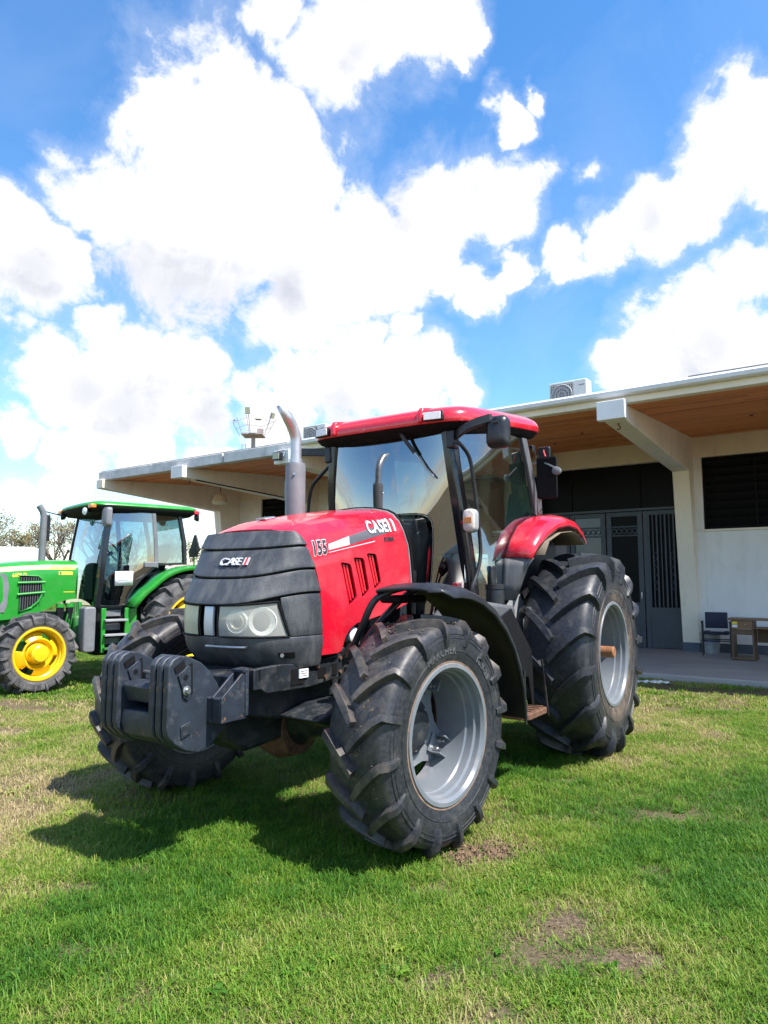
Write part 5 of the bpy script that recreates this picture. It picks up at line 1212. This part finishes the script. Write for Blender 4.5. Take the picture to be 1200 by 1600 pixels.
MB().prism([(1.60, .45), (1.58, 1.18), (1.0, 1.18), (1.0, .45)], .35, .70, 'y').build('fuel_tank', BLACKM, G, bevel=.03)
# steps
for x0, x1 in ((1.555, 1.515), (1.20, 1.16)):
    MB().prism([(x0, .50), (x0 - .05, .50), (x1 - .02, 1.16), (x1 + .05, 1.16)], .82, .86, 'y').build('step_side', GREEN, G, bevel=.004)
for z in (.56, .76, .98): MB().box((1.36, .86, z), (.34, .16, .03)).build('step', LGREY if z > .6 else GREEND, G, bevel=.004)
for z in (.66, .87, 1.08): MB().box((1.36, .72, z), (.26, .02, .09)).build('step_guard', EXHD, G)
MB().box((1.09, .80, .85), (.16, .05, .6)).build('step_panel', GREEN, G, bevel=.01)
# cab
def JA(z, sy): return Vector((itp(z, [(1.15, 1.60), (1.6, 1.57), (2.1, 1.52), (2.65, 1.44)]), sy * itp(z, [(1.15, .72), (1.6, .74), (2.1, .73), (2.65, .68)]), z))
ZJ = [1.17, 1.4, 1.7, 2.0, 2.3, 2.66]
for sy in (1, -1):
    MB().loft([[JA(z, sy) + Vector((dx, sy * dy, 0)) for dx, dy in ((.045, -.03), (.03, .035), (-.05, .035), (-.04, -.03))] for z in ZJ]).build('front_pillar', BLACKG, G, bevel=.006)
    MB().loft([[Vector((x, sy * .76, z)) + Vector((dx, sy * dy, 0)) for dx, dy in ((.03, -.03), (.03, .03), (-.03, .03), (-.03, -.03))] for x, z in ((.70, 1.78), (.72, 2.2), (.77, 2.66))]).build('door_pillar', EXHD, G, bevel=.005)
    MB().loft([[Vector((x, sy * .70, z)) + Vector((dx, sy * dy, 0)) for dx, dy in ((.03, -.03), (.03, .03), (-.03, .03), (-.03, -.03))] for x, z in ((.18, 1.84), (.20, 2.2), (.30, 2.66))]).build('rear_pillar', BLACKP, G, bevel=.005)
    dd = []
    for z in [1.20, 1.32, 1.45, 1.6, 1.72, 1.80, 2.0, 2.3, 2.65]:
        a = JA(z, sy) + Vector((-.04, sy * .02, 0)); xb_ = itp(z, [(1.20, 1.20), (1.32, 1.15), (1.45, 1.07), (1.6, .95), (1.72, .82), (1.80, .72), (2.65, .76)]); dd.append([(lerp(a.x, xb_, i / 6), lerp(a.y, sy * .78, i / 6) + sy * .02 * math.sin(math.pi * i / 6), z) for i in range(7)])
    dj = MB().grid(dd).build('door', GLASSD, G, smooth=70)
    MB().tube(spl([(.72, sy * .785, 1.80), (.82, sy * .785, 1.72), (.95, sy * .785, 1.6), (1.07, sy * .785, 1.45), (1.15, sy * .785, 1.32), (1.20, sy * .785, 1.20), (1.54, sy * .745, 1.19)], 4), .016, 6).build('door_frame', BLACKP, dj)
    MB().box((.80, sy * .80, 1.83), (.22, .03, .09)).build('door_latch', EXHD, dj, bevel=.012)
    MB().grid([[(.69, sy * .765, 1.86), (.75, sy * .765, 2.63)], [(.20, sy * .70, 1.86), (.30, sy * .70, 2.63)]]).build('quarter_pane', GLASSD, G)
    MB().tube([(.68, sy * .765, 1.83), (.20, sy * .71, 1.86)], .018, 6).build('quarter_sill', BLACKP, G)
    # fender
    rows = []
    for a in (20, 28, 36, 44, 52, 60, 68, 76, 84, 92, 102, 114, 126):
        c, s = math.cos(R_(a)), math.sin(R_(a)); r = 1.02 + .16 * max(0, (44 - a) / 40)
        rows.append([(r * k * c + .10, sy * y, .80 + r * k * s) for y, k in ((.55, 1.0), (.74, 1.01), (.92, 1.0), (.965, .985), (.975, .93))])
    MB().grid(rows).build('rear_fender', GREEN, G, smooth=50, solid=.012)
    MB().add([(.10 + 1.0 * math.cos(R_(a)), sy * .56, .80 + 1.0 * math.sin(R_(a))) for a in range(20, 130, 10)] + [(.1, sy * .56, 1.0)], [tuple(range(12))]).build('inner_fender', BLACKM, G, solid=.01)
MB().grid([[Vector((JA(z, 1).x + .02 + .03 * (1 - (i / 6 - 1) ** 2), JA(z, 1).y * (i / 6 - 1), z)) for i in range(13)] for z in (1.20, 1.6, 2.0, 2.4, 2.66)]).build('windscreen', GLASSD, G, smooth=70)
MB().grid([[(.16, y, 1.86), (.27, y, 2.64)] for y in (-.69, .69)]).build('rear_window', GLASSD, G)
RPJ = [(p.x, p.y) for p in spl([(x, y, 0) for x, y in ((1.80, 0), (1.79, .4), (1.74, .68), (1.62, .80), (1.2, .83), (.5, .83), (.10, .80), (0.0, .70), (-.02, .3), (-.02, 0), (-.02, -.3), (0, -.70), (.10, -.80), (.5, -.83), (1.2, -.83), (1.62, -.80), (1.74, -.68), (1.79, -.4), (1.80, 0))], 3)[:-1]]
rings = [[(.9 + (x - .9) * f, y * f, 2.745 + .02 * (x - .9) * -.3 + dz) for x, y in RPJ] for f, dz in ((.985, -.02), (1.0, .0), (.985, .028), (.9, .06), (.6, .085), (.2, .092))]
MB().loft(rings).build('roof', GREEN, G, smooth=50)
rings = [[(.9 + (x - .9) * f, y * f, 2.745 + .02 * (x - .9) * -.3 + dz) for x, y in RPJ] for f, dz in ((.98, -.025), (.975, -.06), (.90, -.115), (.85, -.12))]
MB().loft(rings).build('roof_underside', BLACKM, G, smooth=50)
for sy in (1, -1):
    for x, y in ((1.72, .72), (.03, .74)):
        l = MB().box((x, sy * y, 2.71), (.09, .12, .06)).build('turn_lamp', AMBER if x > 1 else REDINK, G, bevel=.012)
    for x, y, d in ((1.74, .55, 1), (-.02, .68, -1)):
        M = Matrix.Translation((x, sy * y, 2.64)) @ Matrix.Rotation(R_(-90 * d + 20 * sy * d), 4, 'Z')
        l = MB().lathe([(-.04, 0), (-.035, .04), (.0, .062), (.035, .066), (.037, 0)], 18, M).build('work_light', BLACKP, G, smooth=40); MB().lathe([(.038, .056), (.042, .05), (.043, 0)], 18, M).build('lamp_glass', LAMPG, l)
    if sy < 0: continue
    MB().tube([(1.46, sy * .70, 2.62), (1.56, sy * .92, 2.66), (1.60, sy * .98, 2.68)], .016, 6).build('mirror_arm', BLACKP, G)
    rings = [[Vector((x, sy * 1.0, 2.53)) + Vector((0, a * f, b * f)) for a, b in rrect(0, 0, .20, .30, .05, 4)] for x, f in ((1.55, .97), (1.57, 1), (1.62, .95), (1.645, .7))]
    MB().loft(rings).build('mirror', EXHD, G, smooth=45)
# interior
MB().box((.85, 0, 1.22), (1.4, 1.3, .06)).build('cab_floor', BLACKM, G)
MB().prism([(1.48, 1.25), (1.48, 1.92), (1.36, 2.0), (1.22, 1.95), (1.3, 1.25)], -.22, .22, 'y').build('dashboard', BLACKP, G, bevel=.03)
MB().tube([Matrix.Translation((1.10, 0, 2.05)) @ Matrix.Rotation(R_(-55), 4, 'Y') @ Vector((.2 * math.cos(a), .2 * math.sin(a), 0)) for a in np.linspace(0, 2 * math.pi, 25)[:-1]], .014, 6, True).build('steering_wheel', BLACKM, G)
MB().tube([(1.32, 0, 1.9), (1.12, 0, 2.04)], .03, 8).build('steering_column', BLACKM, G)
MB().prism([(.85, 1.62), (.86, 1.70), (.45, 1.72), (.28, 2.20), (.2, 2.2), (.34, 1.6)], -.25, .25, 'y').build('seat', BLACKM, G, bevel=.04)
MB().box((.5, 0, 1.42), (.3, .3, .36)).build('seat_base', BLACKM, G)
MB().prism([(1.0, 1.25), (.95, 1.8), (.3, 1.88), (.2, 1.25)], -.70, -.40, 'y').build('side_console', BLACKP, G, bevel=.03)
ps = MB().grid([[(x, .79 + .004, z + .03 * (1.3 - x)) for x in (1.36, 1.22, 1.08)] for z in (1.50, 1.60, 1.72)]).build('price_sheet', WHITEP, G, solid=.001)
for k, (a, b) in enumerate(((1.28, 1.14), (1.33, 1.12), (1.31, 1.16))): MB().grid([[(x, .7965, z + .03 * (1.3 - x)) for x in (a, b)] for z in (1.67 - .045 * k, 1.676 - .045 * k)]).build('printed_line', INKB, ps)
# exhaust and sign at the back
ej = MB().tube([(2.10, -.35, 1.85), (2.10, -.35, 2.60), (2.12, -.35, 2.68), (2.18, -.35, 2.77)], [.055, .052, .05, .048], 14); ej.build('exhaust_pipe', EXHD, G, smooth=50)
MB().box((2.03, -.36, 2.42), (.05, .08, .42)).build('exhaust_guard', BLACKP, G, bevel=.01); MB().tube([(2.08, -.35, 2.68), (1.74, -.55, 2.64)], .010, 6).build('aerial_cable', BLACKM, G)
MB().prism([(.30, 2.08), (.36, 2.14), (.60, 2.14), (.66, 2.08), (.62, 1.98), (.34, 1.98)], -.09, -.08, 'x').build('sign_bracket', BLACKP, G)
MB().prism([(.35, 2.06), (.61, 2.06), (.65, 2.12), (.51, 2.36), (.45, 2.36), (.31, 2.12)], -.125, -.10, 'x').build('slow_vehicle_sign', BLACKP, G, bevel=.003)
MB().tube([(-.1, .48, 1.8), (-.1, .48, 2.1)], .015, 6).build('sign_post', GREEN, G)

# ------------------------------------------------------------------ yard behind the green tractor
t = empty('cargo_trailer', (-21.6, 37, 0), R_(8)); tag(t, 'white box trailer parked far off at the left edge', 'trailer')
MB().box((0, 0, 2.9), (5.2, 2.3, .9)).build('cargo_box', WHITED, t, bevel=.03); MB().box((0, 0, 2.42), (5.2, 2.3, .06)).build('bed_rail', BEIGE, t)
MB().box((0, 0, 1.4), (5.0, .9, .25)).build('chassis', CHASSIS, t)
for x in (-1.6, 1.6):
    for y in (-.95, .95): MB().lathe([(-.12, .2), (-.14, .45), (-.1, .55), (.1, .55), (.14, .45), (.12, .2)], 20, Matrix.Translation((x, y, .55))).build('wheel', RUBBER, t)
for x in (-2.2, -.8, .8, 2.2): MB().box((x, -1.0, 1.95), (.08, .08, .95)).build('upright', LGREY, t)
t = empty('harvester_header', (-19.6, 38, 0), R_(5)); tag(t, 'grey and yellow harvester header parked below the white trailer box', 'farm implement')
MB().box((0, 0, 1.5), (4.6, .5, .5)).build('header_body', EXHD, t, bevel=.04)
for k in range(7): MB().prism([(-.05 + .0, 1.1), (.25, 1.35), (-.9, 1.0)], -1.9 + .62 * k, -1.75 + .62 * k, 'y') if False else MB().tube([(-2.0 + .66 * k, -.2, 1.55), (-1.9 + .66 * k, -1.0, 1.35)], .07, 8).build('divider', LGREY, t)
for x, z in ((2.1, 2.2), (1.95, 1.75)): MB().box((x, -.3, z), (.45, .2, .28)).build('marker_lamp', YDEC, t, bevel=.05)
MB().tube([(-2.2, -.2, 1.9), (2.2, -.2, 2.1)], .05, 6).build('rail', CHASSIS, t)
t = empty('storage_shed', (-13.5, 44, 0), R_(2)); tag(t, 'low long grey-green shed seen behind the green tractor bonnet', 'shed')
MB().box((0, 0, 1.2), (9, 3, 2.1)).build('wall', mat('shed_grey_green', (.10, .13, .13), .7), t)
MB().prism([(-1.7, 2.26), (1.7, 2.26), (0, 2.75)], -4.7, 4.7, 'x').build('roof', mat('shed_roof_buff', (.42, .34, .27), .8), t)
for k in range(12): MB().box((-4.2 + .76 * k, -1.52, 1.25), (.06, .04, 2.0)).build('cladding_rib', MATS['shed_grey_green'], t)

# ------------------------------------------------------------------ bare spring trees on the skyline
LEAFY = [mat('spring_leaf_%d' % i, c, .7, var=.3) for i, c in enumerate(((.17, .15, .05), (.20, .17, .07), (.13, .13, .045)))]
TWIG = mat('twig_grey_brown', (.19, .155, .13), .9, var=.25)
def tree(x, y, hgt, seed, label, leafy=.3, lm=0, spread=.34):
    hgt *= 1.12
    rs = random.Random(seed); t = empty('bare_tree', (x, y, 0)); tag(t, label, 'tree', 'trees on the skyline')
    tk = MB(); tw = MB(); lf = MB()
    def grow(p, d, L, r, lev):
        q = p; dd = d.copy(); pts = [q]; n = 3
        for k in range(n):
            dd = (dd + Vector((rs.uniform(-.22, .22), rs.uniform(-.22, .22), rs.uniform(-.02, .18)))).normalized(); q = q + dd * L / n; pts.append(q)
        rr = [lerp(r, r * .62, k / n) for k in range(n + 1)]
        (tk if lev < 2 else tw).tube(pts, rr, 6 if lev < 2 else 3)
        if lev >= 6 or L < .22:
            if rs.random() < leafy:
                for _ in range(3):
                    c = q + Vector((rs.gauss(0, .16), rs.gauss(0, .16), rs.gauss(0, .14))); a = Vector((rs.uniform(-1, 1), rs.uniform(-1, 1), rs.uniform(-1, 1))).normalized() * .075; b = a.orthogonal().normalized() * .05
                    lf.add([c + a, c + b, c - a, c - b], [(0, 1, 2, 3)])
            return
        for k in range(rs.choice((2, 3, 3)) if lev else 6):
            s = rs.uniform(.45, 1.0) if lev else rs.uniform(.55, 1.0); i = min(n - 1, int(s * n)); pp = Vector(pts[i]).lerp(Vector(pts[i + 1]), s * n - i)
            a = rs.uniform(0, 6.28); sp = rs.uniform(.5, 1.2) * (spread / .34)
            u = dd.orthogonal().normalized(); w_ = dd.cross(u)
            nd = (dd + (u * math.cos(a) + w_ * math.sin(a)) * sp * .8 + Vector((0, 0, .12))).normalized()
            grow(pp, nd, L * rs.uniform(.58, .8), r * .58 * rs.uniform(.8, 1.1), lev + 1)
    grow(Vector((0, 0, 0)), Vector((rs.uniform(-.05, .05), 0, 1)), hgt * .34, hgt * .026, 0)
    tk.build('trunk', BARK, t, smooth=60)
    if tw.v: tw.build('branches', TWIG, t, smooth=None)
    if lf.v: lf.build('crown', LEAFY[lm], t, smooth=None)
for x, y, h_, sd, lb, lv, lm in (
    (-31.2, 60, 7.3, 11, 'budding tree at the very left edge of the skyline', .75, 0), (-27.6, 58, 7.4, 12, 'olive tinted budding tree over the white trailer box', .65, 1),
    (-24.6, 60, 8.6, 13, 'tallest bare tree just left of the green tractor exhaust', .40, 2), (-22.0, 59, 6.6, 14, 'bare brown tree seen right of the green tractor exhaust', .2, 1),
    (-19.4, 62, 6.8, 15, 'bare tree seen through the green tractor windscreen, left one', .25, 0), (-16.8, 60, 6.0, 16, 'bare tree seen through the green tractor door glass', .3, 1),
    (-34.5, 60, 7.6, 17, 'budding tree standing outside the left edge of the skyline', .6, 2)):
    tree(x, y, h_, sd, lb, lv, lm)
hd = MB(); rs = random.Random(31)
for k in range(5200):
    x = rs.uniform(-60, -9); y = rs.uniform(64, 68); z = rs.uniform(.1, 2.4) * (1 + .35 * mnoise.noise((x * .3, 1, 1)))
    a = Vector((rs.uniform(-1, 1), rs.uniform(-1, 1), rs.uniform(-1, 1))).normalized() * .22; b = a.orthogonal().normalized() * .16
    c = Vector((x, y, z)); hd.add([c + a, c + b, c - a, c - b], [(0, 1, 2, 3)])
tag(hd.build('hedgerow', LEAFY[2], None, smooth=None), 'straggly brown-green hedgerow along the far side of the field', 'hedgerow', kind='stuff')

# ------------------------------------------------------------------ grass
def grass_material():
    m = bpy.data.materials.new('grass_blade'); m.use_nodes = True; nt = m.node_tree; nt.nodes.clear(); L = nt.links.new
    o = nt.nodes.new('ShaderNodeOutputMaterial'); df = nt.nodes.new('ShaderNodeBsdfPrincipled'); df.inputs['Roughness'].default_value = .55; df.inputs['Specular IOR Level'].default_value = .25
    tl = nt.nodes.new('ShaderNodeBsdfTranslucent'); mx = nt.nodes.new('ShaderNodeMixShader'); mx.inputs[0].default_value = .33
    at = nt.nodes.new('ShaderNodeAttribute'); at.attribute_type = 'INSTANCER'; at.attribute_name = 'tint'
    a2 = nt.nodes.new('ShaderNodeAttribute'); a2.attribute_type = 'GEOMETRY'; a2.attribute_name = 'blade'
    ad = nt.nodes.new('ShaderNodeMath'); ad.operation = 'ADD'; L(at.outputs['Fac'], ad.inputs[0])
    sc = nt.nodes.new('ShaderNodeMath'); sc.operation = 'MULTIPLY_ADD'; L(a2.outputs['Fac'], sc.inputs[0]); sc.inputs[1].default_value = .36; sc.inputs[2].default_value = -.18; L(sc.outputs[0], ad.inputs[1])
    cr = nt.nodes.new('ShaderNodeValToRGB'); L(ad.outputs[0], cr.inputs[0]); e = cr.color_ramp.elements
    while len(e) < 5: e.new(.5)
    for q, (p, c) in zip(e, ((.05, (.045, .145, .013)), (.29, (.110, .240, .020)), (.53, (.205, .305, .034)), (.73, (.34, .34, .095)), (.95, (.50, .40, .22)))): q.position = p; q.color = c + (1,)
    L(cr.outputs[0], df.inputs['Base Color']); L(cr.outputs[0], tl.inputs['Color']); L(df.outputs[0], mx.inputs[1]); L(tl.outputs[0], mx.inputs[2]); L(mx.outputs[0], o.inputs[0])
    return m
GRASSM = grass_material()
tpl = bpy.data.collections.new('grass_templates')
def clump(i, nb, h0, h1, rad, wd, lean, flat=0.0):
    rs = random.Random(100 + i); mb = MB(); cols = []
    for k in range(nb):
        a = rs.uniform(0, 6.283); r = rad * math.sqrt(rs.random()); b = Vector((r * math.cos(a), r * math.sin(a), -.004))
        az = rs.uniform(0, 6.283); d = Vector((math.cos(az), math.sin(az), 0)); s = Vector((-d.y, d.x, 0)); h = rs.uniform(h0, h1); ln = rs.uniform(.25, 1) * lean; w = wd * rs.uniform(.7, 1.2)
        if rs.random() < flat: ln *= 2.2; h *= .45
        p1 = b + d * h * ln * .25 + Vector((0, 0, h * .5)); p2 = b + d * h * ln * .65 + Vector((0, 0, h * .85)); p3 = b + d * h * ln * 1.15 + Vector((0, 0, h * (1 - .3 * ln)))
        mb.add([b - s * w, b + s * w, p1 + s * w * .9, p1 - s * w * .9, p2 + s * w * .6, p2 - s * w * .6, p3], [(0, 1, 2, 3), (3, 2, 4, 5), (5, 4, 6)]); cols += [rs.random()] * 7
    me = bpy.data.meshes.new('grass_clump'); me.from_pydata(mb.v, [], mb.f); at = me.attributes.new('blade', 'FLOAT', 'POINT'); at.data.foreach_set('value', cols)
    me.materials.append(GRASSM); o = bpy.data.objects.new('grass_clump_%02d' % i, me); tpl.objects.link(o)
kinds = []
for i in range(6): clump(i, 26, .014, .047, .066, .0018, 1.45, .45)            # mown turf
for i in range(6, 9): clump(i, 24, .03, .078, .055, .0020, 1.25, .15)                 # taller tufts
for i in range(9, 12): clump(i, 18, .012, .040, .07, .0019, 1.3, .7)          # thin dry thatch
for i in range(12, 15): clump(i, 46, .02, .055, .13, .0045, .9, .2)           # coarse clumps for the distance
def weed(i):
    rs = random.Random(200 + i); mb = MB(); cols = []
    for k in range(9):
        az = rs.uniform(0, 6.283); d = Vector((math.cos(az), math.sin(az), 0)); s = Vector((-d.y, d.x, 0)); l = rs.uniform(.025, .055); w = l * .22; z = rs.uniform(.008, .03)
        mb.add([Vector((0, 0, 0)), d * l * .5 + s * w + Vector((0, 0, z)), d * l + Vector((0, 0, z * .8)), d * l * .5 - s * w + Vector((0, 0, z))], [(0, 1, 2, 3)]); cols += [rs.random() * .5] * 4
    me = bpy.data.meshes.new('weed'); me.from_pydata(mb.v, [], mb.f); at = me.attributes.new('blade', 'FLOAT', 'POINT'); at.data.foreach_set('value', cols)
    me.materials.append(GRASSM); o = bpy.data.objects.new('grass_clump_%02d' % i, me); tpl.objects.link(o)
for i in range(15, 18): weed(i)
rg = np.random.default_rng(4)
def fbm(x, y, s, o):
    return np.array([mnoise.fractal((a * s, b * s, o), .8, 2.1, 4) for a, b in zip(x, y)])
BARE = [(.62, 4.22, .30, .16), (.45, 4.12, .22, .12), (-1.65, 3.70, .26, .10), (-1.35, 3.92, .14, .06), (-1.95, 3.62, .12, .06), (-1.3, 3.1, .18, .08), (.85, 3.35, .30, .16), (.62, 3.05, .26, .16), (1.02, 3.0, .2, .12), (.2, 2.9, .16, .09), (-.35, 3.45, .13, .08), (-4.6, 8.7, .9, .35), (-4.2, 7.4, .6, .25), (4.2, 10.4, .7, .3), (5.2, 9.9, 1.2, .35), (.25, 3.75, .2, .08), (1.5, 3.9, .22, .1), (1.9, 4.8, .25, .12), (-2.0, 3.2, .2, .12), (2.3, 3.4, .25, .14), (.4, 2.65, .2, .1), (-.9, 2.75, .15, .08)]
DRY = [(-3.2, 6.2, 1.3), (-4.6, 8.4, 1.6), (-2.6, 5.1, .8), (4.3, 10.0, 1.8), (5.6, 9.0, 1.4), (2.9, 8.2, .9), (.7, 4.25, .4), (-1.7, 3.8, .5), (.5, 2.7, .5), (1.0, 3.4, .4), (-5.0, 6.5, 1.5), (1.0, 5.0, .5), (2.1, 6.0, .6), (-3.0, 4.6, .7)]
GREENER = [(-1.1, 4.7, .8), (-.6, 4.2, .6), (-1.0, 4.1, .45), (1.6, 4.0, .7), (1.5, 3.2, .6), (-1.2, 3.4, .4), (-1.4, 2.8, .4), (2.6, 5.2, 1.0), (1.3, 5.5, .7), (-.1, 3.9, .5), (2.2, 2.8, .5), (1.0, 6.2, .6)]  # spots where the blades are greener, with taller tufts and fewer gaps
P = []; S = []; RZ_ = []; ID = []; TI = []
def scatter(n, y0, y1, size0, size1, far):
    y = np.sqrt(rg.uniform(y0 ** 2, y1 ** 2, n)); x = rg.uniform(-1, 1, n) * (y * .60 + 2.4)
    f1, f2, f3 = fbm(x, y, .55, 1.0), fbm(x, y, 2.2, 5.0), fbm(x, y, 6.0, 9.0)
    dry = .37 + .34 * f1 + .28 * f2; greener = np.zeros(n); bare = np.zeros(n)
    for a, b, r in DRY: dry += .22 * np.exp(-((x - a) ** 2 + (y - b) ** 2) / r ** 2)
    for a, b, r in GREENER: greener += np.exp(-((x - a) ** 2 + (y - b) ** 2) / r ** 2)
    for a, b, rx, ry in BARE: bare += 1.08 * np.exp(-((x - a) ** 2 / rx ** 2 + (y - b) ** 2 / ry ** 2))
    bare += np.clip((f2 * .55 + f3 * .75 - .30) * 2.4, 0, 1) * (1 - np.clip(greener, 0, 1)) * np.clip(.4 + dry, 0, 1)
    dry -= .20 * np.clip(greener, 0, 1.2)
    # keep off the veranda slab
    ux, uy = x - 6.542, y - 14.779; d = ux * -.58 + uy * -.814; keep = (d > 4.22) | (uy * -.58 + ux * .814 < -15.0)
    keep &= rg.random(n) > np.clip(bare * 1.05 - .08, 0, .97)
    for i in np.nonzero(keep)[0]:
        t = dry[i] + rg.normal(0, .16)
        if far and rg.random() < .75: k = rg.integers(12, 15); s = rg.uniform(size0, size1)
        elif f2[i] < -.25 and rg.random() < .05: k = rg.integers(15, 18); s = rg.uniform(.7, 1.3)
        elif t > .62 and rg.random() < .6: k = rg.integers(9, 12); s = rg.uniform(.8, 1.2)
        elif greener[i] > .45 and rg.random() < .38: k = rg.integers(6, 9); s = rg.uniform(.6, 1.05)
        else: k = rg.integers(0, 6); s = rg.uniform(size0, size1)
        P.append((x[i], y[i], lump(x[i], y[i]) if -14 < x[i] < 14 and y[i] < 21.5 else 0)); S.append(s); RZ_.append(rg.uniform(0, 6.283)); ID.append(k); TI.append(float(np.clip(t + .05, .02, 1.0)))
scatter(29000, 1.6, 4.6, .85, 1.25, False)
scatter(27000, 4.6, 8.5, .95, 1.35, False)
scatter(16000, 8.5, 16, .8, 1.2, True)
scatter(9000, 16, 45, 1.2, 2.2, True)
me = bpy.data.meshes.new('lawn_grass'); me.from_pydata(P, [], [])
for nm_, ty, da in (('sc', 'FLOAT', S), ('rz', 'FLOAT', RZ_), ('tint', 'FLOAT', TI), ('kind_id', 'INT', ID)):
    a = me.attributes.new(nm_, ty, 'POINT'); a.data.foreach_set('value', da)
go = bpy.data.objects.new('lawn_grass', me); COL.objects.link(go); tag(go, 'patchy green lawn grass with dry straw and bare spots', 'grass', kind='stuff')
ng = bpy.data.node_groups.new('grass_scatter', 'GeometryNodeTree'); ng.interface.new_socket('Geometry', in_out='INPUT', socket_type='NodeSocketGeometry'); ng.interface.new_socket('Geometry', in_out='OUTPUT', socket_type='NodeSocketGeometry')
N = ng.nodes.new; gi, go_ = N('NodeGroupInput'), N('NodeGroupOutput'); ip = N('GeometryNodeInstanceOnPoints'); ci = N('GeometryNodeCollectionInfo')
ci.inputs['Collection'].default_value = tpl; ci.inputs['Separate Children'].default_value = True; ci.inputs['Reset Children'].default_value = True
def na(n, t):
    q = N('GeometryNodeInputNamedAttribute'); q.data_type = t; q.inputs['Name'].default_value = n; return q.outputs['Attribute']
cx = N('ShaderNodeCombineXYZ'); ng.links.new(na('rz', 'FLOAT'), cx.inputs['Z'])
mp2 = N('GeometryNodeMeshToPoints'); ng.links.new(gi.outputs[0], mp2.inputs[0])
ng.links.new(mp2.outputs[0], ip.inputs['Points']); ng.links.new(ci.outputs[0], ip.inputs['Instance']); ip.inputs['Pick Instance'].default_value = True
ng.links.new(na('kind_id', 'INT'), ip.inputs['Instance Index']); ng.links.new(cx.outputs[0], ip.inputs['Rotation']); ng.links.new(na('sc', 'FLOAT'), ip.inputs['Scale']); ng.links.new(ip.outputs[0], go_.inputs[0])
md = go.modifiers.new('grass', 'NODES'); md.node_group = ng
# crumbs of soil thrown up beside the near front wheel
cl = MB(); rs = random.Random(9)
spots = []
for k in range(420):
    x = rs.gauss(.60, .17); spots.append((x, rs.gauss(4.20, .085) + (x - .6) * .35, rs.uniform(.006, .020)))
for a, b, rx, ry in BARE[2:]:
    for k in range(int(min(500, 1400 * rx * ry)) + 25):
        spots.append((a + rs.gauss(0, rx * .75), b + rs.gauss(0, ry * .75), rs.uniform(.002, .009)))
for k in range(5200):
    y = math.sqrt(rs.uniform(2.0 ** 2, 7.5 ** 2)); spots.append((rs.uniform(-1, 1) * (y * .6 + .8), y, rs.uniform(.002, .010)))
for x, y, s in spots:
    M = Matrix.Translation((x, y, lump(x, y) + s * .4)) @ Matrix.Rotation(rs.uniform(0, 6), 4, 'Z') @ Matrix.Rotation(rs.uniform(0, 6), 4, 'X')
    cl.add([Vector(p) * s for p in ((1, 0, 0), (-.8, .2, 0), (0, .9, .1), (.1, -1, 0), (0, 0, .8), (0, .1, -.8))], [(0, 2, 4), (2, 1, 4), (1, 3, 4), (3, 0, 4), (2, 0, 5), (1, 2, 5), (3, 1, 5), (0, 3, 5)], M)
tag(cl.build('soil_crumbs', mat('soil_crumb', (.15, .095, .055), .95, var=.4, vscale_=20), None, smooth=None), 'loose brown soil crumbs and dead leaf bits strewn over the lawn', 'soil', kind='stuff')
